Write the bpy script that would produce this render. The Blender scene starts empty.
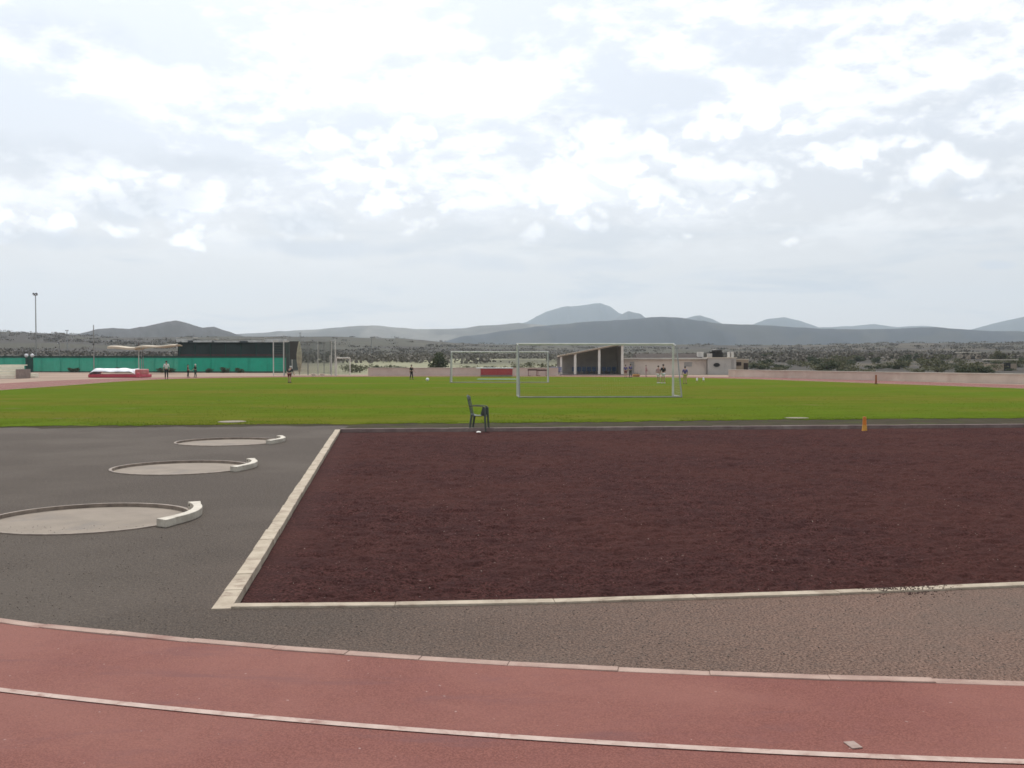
import bpy, bmesh, math, random
import numpy as np
from mathutils import Vector, Matrix
from mathutils.geometry import tessellate_polygon

rnd = random.Random(7)
nrg = np.random.default_rng(11)
S = bpy.context.scene
COL = S.collection
R = math.radians
F, CX, CY, HOR, CAMH = 995.0, 512.0, 384.0, 360.0, 1.7
PITCH = math.atan((CY - HOR) / F)

# ------------------------------------------------------------------ helpers
def ray(px, py):
    x, u = (px - CX) / F, -(py - CY) / F
    c, s = math.cos(PITCH), math.sin(PITCH)
    return Vector((x, c + u * s, u * c - s))
def gp(px, py, h=0.0):
    d = ray(px, py); t = (h - CAMH) / d.z
    return Vector((d.x * t, d.y * t, h))
def at(px, py, Y):
    d = ray(px, py); t = Y / d.y
    return Vector((d.x * t, Y, CAMH + d.z * t))

class MB:
    def __init__(self): self.v = []; self.f = []
    def add(self, vs, fs):
        o = len(self.v); self.v += [tuple(p) for p in vs]; self.f += [tuple(i + o for i in f) for f in fs]
    def box(self, c, s, rz=0.0, taper=1.0, rx=0.0, ry=0.0):
        m = Matrix.Translation(c) @ Matrix.Rotation(rz, 4, 'Z') @ Matrix.Rotation(ry, 4, 'Y') @ Matrix.Rotation(rx, 4, 'X')
        hx, hy, hz = s[0] / 2, s[1] / 2, s[2] / 2
        vs = [m @ Vector((x * hx * (taper if z > 0 else 1), y * hy * (taper if z > 0 else 1), z * hz))
              for z in (-1, 1) for x, y in ((-1, -1), (1, -1), (1, 1), (-1, 1))]
        self.add(vs, [(3, 2, 1, 0), (4, 5, 6, 7), (0, 1, 5, 4), (1, 2, 6, 5), (2, 3, 7, 6), (3, 0, 4, 7)])
    def tube(self, a, b, r0, r1=None, n=8, caps=True):
        r1 = r0 if r1 is None else r1
        a, b = Vector(a), Vector(b); d = (b - a).normalized()
        p = d.orthogonal().normalized(); q = d.cross(p)
        vs = [c + (p * math.cos(k * 2 * math.pi / n) + q * math.sin(k * 2 * math.pi / n)) * r
              for c, r in ((a, r0), (b, r1)) for k in range(n)]
        fs = [(k, (k + 1) % n, n + (k + 1) % n, n + k) for k in range(n)]
        if caps: fs += [tuple(range(n))[::-1], tuple(range(n, 2 * n))]
        self.add(vs, fs)
    def path(self, pts, r, n=8):
        for a, b in zip(pts, pts[1:]): self.tube(a, b, r, r, n)
    def lathe(self, prof, c=(0, 0, 0), n=32, cap=True):
        c = Vector(c); m = len(prof)
        vs = [c + Vector((r * math.cos(2 * math.pi * k / n), r * math.sin(2 * math.pi * k / n), z)) for k in range(n) for r, z in prof]
        fs = [(k * m + j, ((k + 1) % n) * m + j, ((k + 1) % n) * m + j + 1, k * m + j + 1) for k in range(n) for j in range(m - 1)]
        if cap: fs.append(tuple(k * m + m - 1 for k in range(n)))
        self.add(vs, fs)
    def prism(self, poly, z0, z1):
        n = len(poly)
        vs = [(p[0], p[1], z0) for p in poly] + [(p[0], p[1], z1) for p in poly]
        self.add(vs, [tuple(range(n))[::-1], tuple(range(n, 2 * n))] + [(k, (k + 1) % n, n + (k + 1) % n, n + k) for k in range(n)])
    def sphere(self, c, r, n=12, m=8, sz=1.0):
        c = Vector(c)
        vs = [c + Vector((r * math.sin(math.pi * j / m) * math.cos(2 * math.pi * k / n), r * math.sin(math.pi * j / m) * math.sin(2 * math.pi * k / n), r * sz * math.cos(math.pi * j / m))) for j in range(m + 1) for k in range(n)]
        self.add(vs, [(j * n + k, (j + 1) * n + k, (j + 1) * n + (k + 1) % n, j * n + (k + 1) % n) for j in range(m) for k in range(n)])
    def build(self, name, mat, parent=None, bevel=0, smooth=False, seg=2):
        me = bpy.data.meshes.new(name); me.from_pydata(self.v, [], self.f)
        me.validate()
        bm = bmesh.new(); bm.from_mesh(me)
        bmesh.ops.remove_doubles(bm, verts=bm.verts, dist=1e-5)
        bmesh.ops.recalc_face_normals(bm, faces=bm.faces)
        if bevel:
            es = [e for e in bm.edges if len(e.link_faces) == 2 and e.calc_face_angle(0) > 0.5]
            bmesh.ops.bevel(bm, geom=es, offset=bevel, segments=seg, affect='EDGES', profile=.6)
        bm.to_mesh(me); bm.free()
        if smooth:
            me.shade_smooth()
        return link(name, me, mat, parent)

def link(name, me, mat, parent=None):
    o = bpy.data.objects.new(name, me); COL.objects.link(o)
    if mat is not None and me is not None:
        me.materials.clear(); me.materials.append(mat)
    if parent is not None: o.parent = parent
    return o
def tag(o, label=None, cat=None, group=None, kind=None):
    if label: o['label'] = label
    if cat: o['category'] = cat
    if group: o['group'] = group
    if kind: o['kind'] = kind
    return o
def empty(name, loc, rz=0.0, label=None, cat=None, group=None):
    o = bpy.data.objects.new(name, None); COL.objects.link(o)
    o.location = loc; o.rotation_euler = (0, 0, rz); o.empty_display_size = .2
    return tag(o, label, cat, group)
def copy_tree(root, loc, rz=None, scale=None, label=None, group=None):
    r = root.copy(); COL.objects.link(r); r.location = loc
    if rz is not None: r.rotation_euler = (0, 0, rz)
    if scale is not None: r.scale = scale
    if label: r['label'] = label
    if group: r['group'] = group
    for ch in root.children:
        c = ch.copy(); COL.objects.link(c); c.parent = r
        for g in ch.children:
            d = g.copy(); COL.objects.link(d); d.parent = c
    return r
def np_mesh(name, verts, faces_flat, nper):
    me = bpy.data.meshes.new(name)
    verts = np.asarray(verts, np.float32); ff = np.asarray(faces_flat, np.int32).ravel()
    nf = len(ff) // nper
    me.vertices.add(len(verts)); me.vertices.foreach_set('co', verts.ravel())
    me.loops.add(len(ff)); me.loops.foreach_set('vertex_index', ff)
    me.polygons.add(nf); me.polygons.foreach_set('loop_start', np.arange(0, nf * nper, nper, dtype=np.int32))
    me.update(calc_edges=True); me.validate()
    return me
def grid_mesh(name, P, smooth=True):
    a, b = P.shape[:2]
    i = np.arange(a * b).reshape(a, b)
    f = np.stack([i[:-1, :-1], i[:-1, 1:], i[1:, 1:], i[1:, :-1]], -1).reshape(-1, 4)
    me = np_mesh(name, P.reshape(-1, 3), f, 4)
    if smooth: me.shade_smooth()
    return me
_tabs = {}
def vnoise(x, y, seed=0):
    if seed not in _tabs: _tabs[seed] = np.random.default_rng(seed + 100).random((256, 256))
    T = _tabs[seed]
    xi, yi = np.floor(x).astype(int), np.floor(y).astype(int); fx, fy = x - xi, y - yi
    fx = fx * fx * (3 - 2 * fx); fy = fy * fy * (3 - 2 * fy)
    g = lambda a, b: T[a % 256, b % 256]
    return (g(xi, yi) * (1 - fx) + g(xi + 1, yi) * fx) * (1 - fy) + (g(xi, yi + 1) * (1 - fx) + g(xi + 1, yi + 1) * fx) * fy
def fbm(x, y, o=5, seed=0, gain=.5):
    x, y = np.asarray(x, float), np.asarray(y, float)
    s, a, t = 0, 1, 0
    for k in range(o):
        s = s + a * vnoise(x * 2 ** k + 17.3 * k, y * 2 ** k + 5.1 * k, seed + k); t += a; a *= gain
    return s / t
def sstep(a, b, x):
    t = np.clip((x - a) / (b - a), 0, 1); return t * t * (3 - 2 * t)
def catmull(P, n=12, closed=False):
    P = [Vector(p) for p in P]; N = len(P); out = []
    for i in range(N if closed else N - 1):
        if closed: a, b, c, d = P[i - 1], P[i], P[(i + 1) % N], P[(i + 2) % N]
        else: a, b, c, d = P[max(i - 1, 0)], P[i], P[i + 1], P[min(i + 2, N - 1)]
        for k in range(n):
            t = k / n
            out.append(.5 * ((2 * b) + (c - a) * t + (2 * a - 5 * b + 4 * c - d) * t * t + (3 * b - a - 3 * c + d) * t ** 3))
    if not closed: out.append(P[-1])
    return out

# ------------------------------------------------------------------ materials
class NT:
    def __init__(self, tree): self.t = tree; self.n = tree.nodes; self.l = tree.links
    def node(self, ty, **kw):
        n = self.n.new(ty)
        for k, v in kw.items(): setattr(n, k, v)
        return n
    def put(self, sock, v):
        if isinstance(v, bpy.types.NodeSocket): self.l.new(v, sock)
        elif v is not None: sock.default_value = v
    def math(self, op, a, b=None, c=None, clamp=False):
        n = self.node('ShaderNodeMath', operation=op, use_clamp=clamp)
        for i, v in enumerate((a, b, c)): self.put(n.inputs[i], v) if v is not None else None
        return n.outputs[0]
    def mix(self, f, a, b, blend='MIX'):
        n = self.node('ShaderNodeMix', data_type='RGBA', blend_type=blend)
        self.put(n.inputs[0], f); self.put(n.inputs[6], a); self.put(n.inputs[7], b)
        return n.outputs[2]
    def noise(self, vec, scale, detail=4, rough=.55, dist=0, out=0):
        n = self.node('ShaderNodeTexNoise'); self.put(n.inputs['Vector'], vec)
        n.inputs['Scale'].default_value = scale; n.inputs['Detail'].default_value = detail
        n.inputs['Roughness'].default_value = rough; n.inputs['Distortion'].default_value = dist
        return n.outputs[out]
    def rng(self, v, a, b, c=0., d=1., smooth=True):
        n = self.node('ShaderNodeMapRange', interpolation_type='SMOOTHSTEP' if smooth else 'LINEAR')
        self.put(n.inputs[0], v)
        for i, x in enumerate((a, b, c, d)): self.put(n.inputs[i + 1], x)
        return n.outputs[0]
def c4(c): return (c[0], c[1], c[2], 1.0)
def base_mat(name):
    m = bpy.data.materials.new(name); m.use_nodes = True
    t = NT(m.node_tree); b = m.node_tree.nodes['Principled BSDF']
    return m, t, b
def mat(name, c, c2=None, scale=3.0, rough=.7, bump=0.0, bscale=None, spec=.4, metal=0, stain=None, sscale=.6, coords='Object', transl=0):
    """base colour varied between c and c2 by noise, with optional blotchy stains and fine bump"""
    m, t, b = base_mat(name)
    tc = t.node('ShaderNodeTexCoord').outputs[coords]
    if c2 is None: c2 = tuple(x * .78 for x in c)
    n = t.noise(tc, scale, 6, .6)
    col = t.mix(t.rng(n, .32, .68), c4(c), c4(c2))
    if stain:
        n2 = t.noise(tc, sscale, 5, .65, .4)
        col = t.mix(t.rng(n2, .5, .72, 0, .8), col, c4(stain))
    t.put(b.inputs['Base Color'], col)
    b.inputs['Roughness'].default_value = rough; b.inputs['Specular IOR Level'].default_value = spec; b.inputs['Metallic'].default_value = metal
    if bump:
        bn = t.node('ShaderNodeBump'); bn.inputs['Strength'].default_value = bump; bn.inputs['Distance'].default_value = .02
        t.put(bn.inputs['Height'], t.noise(tc, bscale or scale * 6, 6, .65)); t.put(b.inputs['Normal'], bn.outputs[0])
    if transl:
        tr = t.node('ShaderNodeBsdfTranslucent'); t.put(tr.inputs[0], col)
        mx = t.node('ShaderNodeMixShader'); mx.inputs[0].default_value = transl
        t.put(mx.inputs[1], b.outputs[0]); t.put(mx.inputs[2], tr.outputs[0])
        t.put(m.node_tree.nodes['Material Output'].inputs[0], mx.outputs[0])
    return m

def m_asphalt():
    m, t, b = base_mat('asphalt')
    tc = t.node('ShaderNodeTexCoord').outputs['Object']
    fine = t.noise(tc, 62, 5, .75); mid = t.noise(tc, 9, 5, .6); big = t.noise(tc, .35, 4, .55)
    sep = t.node('ShaderNodeSeparateXYZ'); t.put(sep.inputs[0], tc)
    grey = t.mix(t.rng(fine, .38, .62), (.030, .0235, .019, 1), (.115, .090, .071, 1))
    brown = t.mix(t.rng(fine, .38, .62), (.060, .032, .023, 1), (.285, .178, .136, 1))
    # red pit dust and gravel trodden out over the strip in front of the pit, thinning to the left
    dx = t.math('ADD', sep.outputs[0], t.math('MULTIPLY', t.math('SUBTRACT', big, .5), 5.0))
    f = t.rng(dx, -3.2, 3.0)
    fy = t.rng(sep.outputs[1], 9.5, 13.0, 1.0, .25)
    col = t.mix(t.math('MULTIPLY', f, fy), grey, brown)
    col = t.mix(t.rng(mid, .35, .7, 0, .5), col, t.mix(.5, col, (.06, .05, .045, 1)))
    col = t.mix(t.rng(big, .42, .66, 0, .45), col, (.115, .095, .078, 1))
    cg = t.noise(tc, 26, 4, .75)
    col = t.mix(t.rng(cg, .52, .70, 0, .55), col, t.mix(.5, col, (.20, .165, .135, 1)))
    col = t.mix(t.rng(cg, .46, .32, 0, .6), col, t.mix(.55, col, (.012, .010, .009, 1)))
    sp = t.noise(tc, 160, 2, .5)
    col = t.mix(t.rng(sp, .66, .74, 0, .7), col, (.34, .30, .26, 1))
    t.put(b.inputs['Base Color'], col)
    b.inputs['Roughness'].default_value = .9; b.inputs['Specular IOR Level'].default_value = .15
    bn = t.node('ShaderNodeBump'); bn.inputs['Strength'].default_value = .75; bn.inputs['Distance'].default_value = .012
    t.put(bn.inputs['Height'], fine); t.put(b.inputs['Normal'], bn.outputs[0])
    return m
def m_track():
    m, t, b = base_mat('red_track_rubber')
    tc = t.node('ShaderNodeTexCoord').outputs['Object']
    fine = t.noise(tc, 110, 3, .7); mid = t.noise(tc, 6, 5, .65); big = t.noise(tc, .55, 5, .6, .5)
    col = t.mix(t.rng(fine, .38, .62), (.138, .046, .036, 1), (.232, .086, .067, 1))
    col = t.mix(t.rng(mid, .38, .7, 0, .38), col, (.185, .066, .058, 1))
    col = t.mix(t.rng(big, .40, .64, 0, .5), col, (.255, .108, .085, 1))
    sp = t.noise(tc, 48, 2, .5)
    col = t.mix(t.rng(sp, .70, .74, 0, .6), col, (.11, .06, .05, 1))
    mp = t.node('ShaderNodeMapping'); t.put(mp.inputs[0], tc); mp.inputs['Scale'].default_value = (.5, 2.2, 1)
    sc = t.noise(mp.outputs[0], 1.6, 7, .7, .6)
    col = t.mix(t.rng(sc, .52, .68, 0, .5), col, (.142, .062, .062, 1))
    sp2 = t.noise(tc, 31, 1, .4)
    col = t.mix(t.rng(sp2, .775, .80, 0, .55), col, (.42, .30, .27, 1))
    t.put(b.inputs['Base Color'], col)
    b.inputs['Roughness'].default_value = .85; b.inputs['Specular IOR Level'].default_value = .2
    bn = t.node('ShaderNodeBump'); bn.inputs['Strength'].default_value = .5; bn.inputs['Distance'].default_value = .008
    t.put(bn.inputs['Height'], fine); t.put(b.inputs['Normal'], bn.outputs[0])
    return m
def m_sand():
    m, t, b = base_mat('dark_red_cinder')
    tc = t.node('ShaderNodeTexCoord').outputs['Object']
    fine = t.noise(tc, 45, 5, .7); mid = t.noise(tc, 2.6, 6, .65); big = t.noise(tc, .28, 4, .55)
    col = t.mix(t.rng(fine, .37, .63), (.029, .0125, .0112, 1), (.092, .0385, .0345, 1))
    col = t.mix(t.rng(mid, .4, .66, 0, .55), col, (.041, .019, .019, 1))
    col = t.mix(t.rng(big, .42, .62, 0, .4), col, (.078, .032, .026, 1))
    sp = t.noise(tc, 38, 1, .4)
    col = t.mix(t.rng(sp, .765, .80, 0, .8), col, (.27, .22, .19, 1))
    t.put(b.inputs['Base Color'], col)
    b.inputs['Roughness'].default_value = 1.0; b.inputs['Specular IOR Level'].default_value = .05
    bn = t.node('ShaderNodeBump'); bn.inputs['Strength'].default_value = .9; bn.inputs['Distance'].default_value = .02
    t.put(bn.inputs['Height'], fine); t.put(b.inputs['Normal'], bn.outputs[0])
    return m
def m_grass():
    m, t, b = base_mat('lawn')
    tc = t.node('ShaderNodeTexCoord').outputs['Object']
    mp = t.node('ShaderNodeMapping'); t.put(mp.inputs[0], tc); mp.inputs['Scale'].default_value = (.35, 1, 1)
    fine = t.noise(tc, 22, 5, .7); mid = t.noise(mp.outputs[0], .9, 5, .6); big = t.noise(mp.outputs[0], .13, 4, .6)
    col = t.mix(t.rng(fine, .3, .7), (.072, .112, .011, 1), (.120, .168, .021, 1))
    col = t.mix(t.rng(big, .44, .60, 0, .85), col, (.138, .132, .024, 1))
    col = t.mix(t.rng(mid, .45, .68, 0, .55), col, (.078, .114, .011, 1))
    dry = t.noise(tc, .5, 5, .6)
    col = t.mix(t.rng(dry, .60, .72, 0, .5), col, (.15, .125, .055, 1))
    t.put(b.inputs['Base Color'], col)
    b.inputs['Roughness'].default_value = 1.0; b.inputs['Specular IOR Level'].default_value = .0
    bn = t.node('ShaderNodeBump'); bn.inputs['Strength'].default_value = .6; bn.inputs['Distance'].default_value = .05
    t.put(bn.inputs['Height'], fine); t.put(b.inputs['Normal'], bn.outputs[0])
    return m
def m_attr(name, rough=.95, nscale=.15, amt=.3):
    """land cover colour per vertex, broken up by noise"""
    m, t, b = base_mat(name)
    at_ = t.node('ShaderNodeAttribute', attribute_name='cover').outputs['Color']
    tc = t.node('ShaderNodeTexCoord').outputs['Object']
    n = t.noise(tc, nscale, 7, .65)
    col = t.mix(t.rng(n, .35, .62, 0, amt), at_, t.mix(.6, at_, (.030, .034, .020, 1)))
    t.put(b.inputs['Base Color'], col); b.inputs['Roughness'].default_value = rough; b.inputs['Specular IOR Level'].default_value = .1
    return m
def m_cloth(name, c, opac):
    m = mat(name, c, tuple(x * .8 for x in c), 1.2, .85, spec=.2)
    t = NT(m.node_tree); b = m.node_tree.nodes['Principled BSDF']
    tr = t.node('ShaderNodeBsdfTransparent'); tl = t.node('ShaderNodeBsdfTranslucent'); tl.inputs[0].default_value = c4(c)
    m1 = t.node('ShaderNodeMixShader'); m1.inputs[0].default_value = .35
    t.put(m1.inputs[1], b.outputs[0]); t.put(m1.inputs[2], tl.outputs[0])
    m2 = t.node('ShaderNodeMixShader'); m2.inputs[0].default_value = opac
    t.put(m2.inputs[1], tr.outputs[0]); t.put(m2.inputs[2], m1.outputs[0])
    t.put(m.node_tree.nodes['Material Output'].inputs[0], m2.outputs[0])
    return m

M = dict(
    asphalt=m_asphalt(), track=m_track(), sand=m_sand(), grass=m_grass(),
    kerb=mat('weathered_concrete_kerb', (.48, .405, .31), (.36, .295, .22), 5, .9, .5, 60, stain=(.22, .155, .115), sscale=6),
    kerbback=mat('brown_grey_kerb', (.23, .17, .155), (.17, .12, .11), 3, .9, .4, 50, stain=(.30, .25, .22), sscale=1.1),  # darker, browner concrete with paler blotches for the back kerb
    kerbpink=mat('pinkish_concrete_kerb', (.43, .305, .25), (.33, .22, .18), 4, .9, .5, 60, stain=(.25, .125, .10), sscale=2.0),
    line=mat('worn_white_line', (.49, .375, .325), (.40, .29, .245), 12, .9, stain=(.24, .115, .095), sscale=9),
    concrete=mat('circle_concrete', (.245, .20, .157), (.20, .162, .126), 2.2, .85, .25, 40, stain=(.17, .145, .125), sscale=1.4),
    rim=mat('circle_rim', (.27, .215, .17), (.15, .115, .09), 6, .7, stain=(.12, .09, .075), sscale=4),
    board=mat('white_painted_wood', (.53, .48, .395), (.38, .335, .27), 7, .6, .3, 30, stain=(.30, .25, .195), sscale=5),
    bolt=mat('dark_bolt', (.05, .045, .04), rough=.5),
    whitesteel=mat('white_painted_steel', (.58, .57, .52), (.47, .46, .42), 2, .5),
    dullsteel=mat('dull_grey_steel', (.27, .27, .255), (.20, .20, .19), 2, .5),
    bar=mat('ground_bar', (.27, .26, .21), rough=.6),
    net=mat('white_net_cord', (.55, .54, .48), rough=.9),
    cagenet=mat('cage_net_cord', (.12, .145, .125), (.10, .12, .105), rough=.9),
    bundle=mat('gathered_net', (.40, .37, .26), (.27, .26, .19), 3, .95, .6, 20),
    chair=mat('dark_green_plastic', (.082, .098, .080), (.068, .082, .067), 3, .42, transl=.12),
    cone=mat('orange_plastic', (.62, .19, .02), (.52, .15, .02), 6, .5),
    conelow=mat('amber_plastic', (.66, .33, .05), rough=.5),
    paper=mat('white_paper', (.75, .73, .68), rough=.9),
    fence=m_cloth('green_shade_cloth', (.024, .30, .20), .90),
    fencedark=mat('dark_green_rail', (.012, .055, .042), rough=.7),
    shed=mat('dark_green_sheeting', (.022, .034, .031), (.017, .026, .024), .6, .8),
    shedtrim=mat('dark_red_trim', (.075, .03, .028), rough=.8),
    wall=mat('pinkish_render', (.64, .53, .445), (.55, .45, .375), .7, .95, .2, 30, stain=(.50, .37, .305), sscale=.35),
    coping=mat('pale_coping', (.62, .55, .46), (.52, .46, .38), 1, .9),
    white=mat('white_render', (.62, .59, .54), (.52, .49, .45), .8, .9, .2, 20, stain=(.40, .37, .34), sscale=.5),
    greywall=mat('grey_white_render', (.46, .425, .39), (.38, .355, .33), .7, .9, stain=(.24, .215, .20), sscale=.6),
    beige=mat('beige_render', (.34, .27, .20), (.28, .22, .165), .8, .9),
    roof=mat('dark_brown_tiles', (.045, .027, .021), (.03, .02, .016), 1.5, .9),
    dark=mat('dark_opening', (.014, .011, .010), rough=.6),
    inner=mat('shelter_inside', (.36, .335, .31), (.28, .26, .245), .8, .9),
    blue=mat('blue_plastic_seat', (.05, .09, .19), rough=.5),
    palecol=mat('pale_column', (.74, .70, .63), (.66, .61, .55), 1.4, .85),
    red=mat('red_vinyl', (.42, .045, .05), (.36, .035, .045), 1.5, .5),
    crimson=mat('crimson_vinyl', (.50, .05, .085), (.42, .045, .07), 1.5, .5),
    pinkred=mat('faded_red_vinyl', (.50, .15, .14), rough=.5),
    whitevinyl=mat('white_vinyl', (.78, .78, .80), (.68, .68, .71), 1.2, .5),
    greenvinyl=mat('pale_green_vinyl', (.07, .18, .065), rough=.7),
    sail=mat('beige_canopy', (.52, .44, .34), (.44, .37, .28), 1, .8),
    lamp=mat('lamp_glass', (.72, .73, .74), rough=.3),
    steps=mat('pale_steps', (.78, .72, .59), (.68, .63, .51), 1, .9),
    stepend=mat('step_end', (.27, .21, .185), rough=.9),
    leafdark=mat('dark_leaves', (.040, .052, .022), (.066, .074, .034), 1.1, .8, transl=.2),
    leafolive=mat('olive_leaves', (.09, .092, .046), (.125, .118, .06), 1.1, .85, transl=.2),
    bark=mat('bark', (.07, .052, .038), rough=.95),
    blade=mat('grass_blades', (.096, .142, .013), (.126, .156, .021), .8, 1.0, spec=.0, transl=.45),
    skin=mat('skin', (.42, .24, .17), (.38, .21, .145), 6, .6),
    hair=mat('dark_hair', (.02, .014, .01), rough=.7),
    tblack=mat('black_cloth', (.016, .016, .019), rough=.9),
    twhite=mat('white_cloth', (.72, .72, .70), rough=.9),
    tred=mat('dark_red_cloth', (.16, .025, .03), rough=.9),
    tgrey=mat('dark_grey_cloth', (.045, .047, .05), rough=.9),
    tpurple=mat('violet_blue_cloth', (.10, .085, .24), rough=.9),
    tpink=mat('pale_pink_cloth', (.42, .27, .27), rough=.9),
    tyellow=mat('yellow_green_cloth', (.33, .33, .06), rough=.9),
    tgreen=mat('dark_green_cloth', (.02, .045, .03), rough=.9),
    bag=mat('orange_bag', (.40, .20, .05), rough=.8),
    grit=mat('grit', (.20, .165, .14), (.10, .08, .07), 4, .9),
    cinder=mat('cinder_lumps', (.075, .036, .031), (.045, .022, .02), 4, .95),
)

# ------------------------------------------------------------------ setting: terrain
def interp(t, x): return np.interp(x, [a for a, _ in t], [b for _, b in t])
RIDGE = [(-500, 336), (0, 336), (60, 337), (120, 340), (235, 339), (300, 338), (400, 340), (455, 344), (520, 346), (740, 346.5), (900, 345.5), (1024, 346), (1600, 345)]
def terrain_h(x, y):
    x, y = np.asarray(x, float), np.asarray(y, float)
    r = np.hypot(x, y); az = np.clip(np.arctan2(x, y), -.9, .9)
    px = CX + F * np.tan(az)
    H = (HOR - interp(RIDGE, px)) * 800 / F + 1.7
    mid = interp([(-500, 4.0), (200, 3.0), (300, 2.6), (600, 2.4), (760, 2.6), (1500, 3.0)], px)
    h = -.25 + .238 * sstep(36, 50, r)
    h = h + mid * sstep(112, 320, r) + (H - mid) * sstep(280, 800, r)
    h = h - (H * .6) * sstep(850, 1300, r)
    h = h + (fbm(x / 60, y / 60, 4, 3) - .5) * 2.6 * sstep(170, 420, r) * (1 - .3 * sstep(900, 1200, r))
    return h
az = np.concatenate([np.linspace(-180, -45, 45)[:-1], np.linspace(-45, 45, 620), np.linspace(45, 180, 45)[1:]])
rr = np.concatenate([np.linspace(1, 50, 24), np.linspace(54, 300, 70), np.geomspace(306, 1300, 90), np.geomspace(1400, 6600, 14)])
A, RR = np.meshgrid(np.radians(az), rr)
TX, TY = RR * np.sin(A), RR * np.cos(A)
TZ = terrain_h(TX, TY)
me = grid_mesh('ground', np.stack([TX, TY, TZ], -1))
PX = CX + F * np.tan(np.clip(A, -.9, .9))
dirt = np.array([.34, .245, .19]); pale = np.array([.265, .255, .165]); scrub = np.array([.062, .054, .048]); olive = np.array([.078, .074, .052]); tan = np.array([.115, .096, .072]); pinkb = np.array([.14, .095, .085])
c = np.broadcast_to(dirt, TX.shape + (3,)).copy()
def lay(c, col, f): return c * (1 - f[..., None]) + col * f[..., None]
c = lay(c, pale, sstep(112, 124, RR) * sstep(250, 330, PX))
c = lay(c, pinkb, sstep(132, 145, RR) * (1 - sstep(250, 330, PX)))
n1 = fbm(TX / 22, TY / 22, 5, 9); n2 = fbm(TX / 75, TY / 75, 5, 15)
c = lay(c, olive, sstep(.50, .60, n1) * sstep(150, 230, RR) * .8)
c = lay(c, scrub, sstep(215, 270, RR) * (1 - sstep(260, 330, PX)))
c = lay(c, scrub, sstep(250, 430, RR) * (.72 + .28 * sstep(.33, .5, n2)))
right = sstep(620, 760, PX)
c = lay(c, scrub * 1.1, sstep(118, 140, RR) * right)
c = lay(c, tan, sstep(.52, .60, n1) * sstep(118, 140, RR) * right * .8)
c = lay(c, olive, sstep(.48, .58, fbm(TX / 40 + 9, TY / 40, 5, 22)) * sstep(200, 330, RR) * .65)
at_ = me.color_attributes.new('cover', 'FLOAT_COLOR', 'POINT')
at_.data.foreach_set('color', np.concatenate([c, np.ones(TX.shape + (1,))], -1).astype(np.float32).ravel())
tag(link('ground', me, m_attr('ground_cover')), kind='structure')

def hill(name, sil, dist, depth, col, seed, rough=1.0, base_drop=8, col2=None):
    """a real ridge: silhouette heights at its crest line, rounded front and back slopes broken by gullies"""
    xs = np.linspace(sil[0][0], sil[-1][0], 260); ts = np.linspace(0, 1, 44)
    XS, TS = np.meshgrid(xs, ts)
    a_ = np.arctan((XS - CX) / F)
    y = dist + (TS - .5) * depth
    crest = (HOR - interp(sil, XS)) * dist / F + 1.7
    jit = (fbm(XS / 26, XS * 0 + seed, 4, seed) - .5) * dist / F * 2.4 * rough
    prof = np.sin(np.pi * TS) ** 1.25
    g = fbm(XS / 16 + TS * 2, TS * 4 + XS / 45, 5, seed + 3) - .5
    z = (crest + jit) * prof * (1 + g * .42 * (1 - np.abs(2 * TS - 1) ** .5 * 0) * np.sin(np.pi * TS * 1.0) * np.abs(2 * TS - 1) * 2) - base_drop * (1 - prof)
    P = np.stack([y * np.tan(a_), y, z], -1)
    me = grid_mesh(name, P)
    cc = np.array(col) * (.8 + .5 * fbm(XS / 9, TS * 9, 5, seed + 5))[..., None]
    if col2 is not None: cc = lay(cc, np.array(col2), sstep(.5, .62, fbm(XS / 30, TS * 5, 4, seed + 8)) * .8)
    a = me.color_attributes.new('cover', 'FLOAT_COLOR', 'POINT')
    a.data.foreach_set('color', np.concatenate([cc, np.ones(XS.shape + (1,))], -1).astype(np.float32).ravel())
    return tag(link(name, me, HILLM), kind='structure')
HILLM = m_attr('hill_cover', nscale=.02, amt=.4)
hill('hill', [(20, 352), (50, 337), (80, 333.5), (97, 330), (112, 328.5), (130, 329), (145, 327), (160, 323.5), (176, 321), (190, 324), (203, 328), (214, 326.5), (224, 330), (236, 334), (262, 341), (290, 352)], 1450, 900, (.060, .055, .052), 31, .5)
hill('hill', [(-420, 340), (-200, 335), (0, 336), (200, 336), (248, 333.5), (300, 330.5), (345, 327.5), (378, 326), (412, 329), (450, 329.5), (490, 326), (520, 323), (560, 326), (620, 330), (700, 340)], 2900, 1300, (.11, .10, .085), 41, .5, col2=(.20, .18, .15))
hill('hill', [(430, 346), (462, 337), (500, 331.5), (545, 326), (590, 322), (630, 319.5), (660, 317.2), (690, 319.3), (720, 324), (760, 326), (810, 328.5), (850, 329.5), (900, 328.5), (935, 327.5), (985, 331), (1060, 333), (1200, 334), (1400, 338)], 2150, 1100, (.032, .036, .043), 53, .35, col2=(.055, .055, .052))  # bluish base colour paints some of the air's haze blue onto this ridge
hill('mountain', [(470, 345), (505, 330), (528, 322), (545, 313), (560, 308), (580, 305.5), (600, 303), (610, 306.5), (619, 313.5), (632, 319), (650, 328), (676, 345)], 5200, 1500, (.06, .062, .055), 61, .55)
hill('mountain', [(590, 340), (608, 322), (619, 315), (628, 310.8), (640, 315), (660, 328), (680, 345)], 4300, 900, (.06, .06, .052), 67, .5)
hill('mountain', [(660, 340), (680, 320), (700, 315.5), (712, 319), (735, 330), (750, 340)], 4500, 900, (.06, .06, .052), 73, .4)
hill('mountain', [(725, 345), (752, 325), (768, 319.5), (784, 317.5), (800, 321), (818, 327.5), (850, 326.5), (874, 324), (896, 327), (926, 326), (946, 328.5), (980, 340)], 5000, 1100, (.06, .062, .055), 79, .3)
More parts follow.
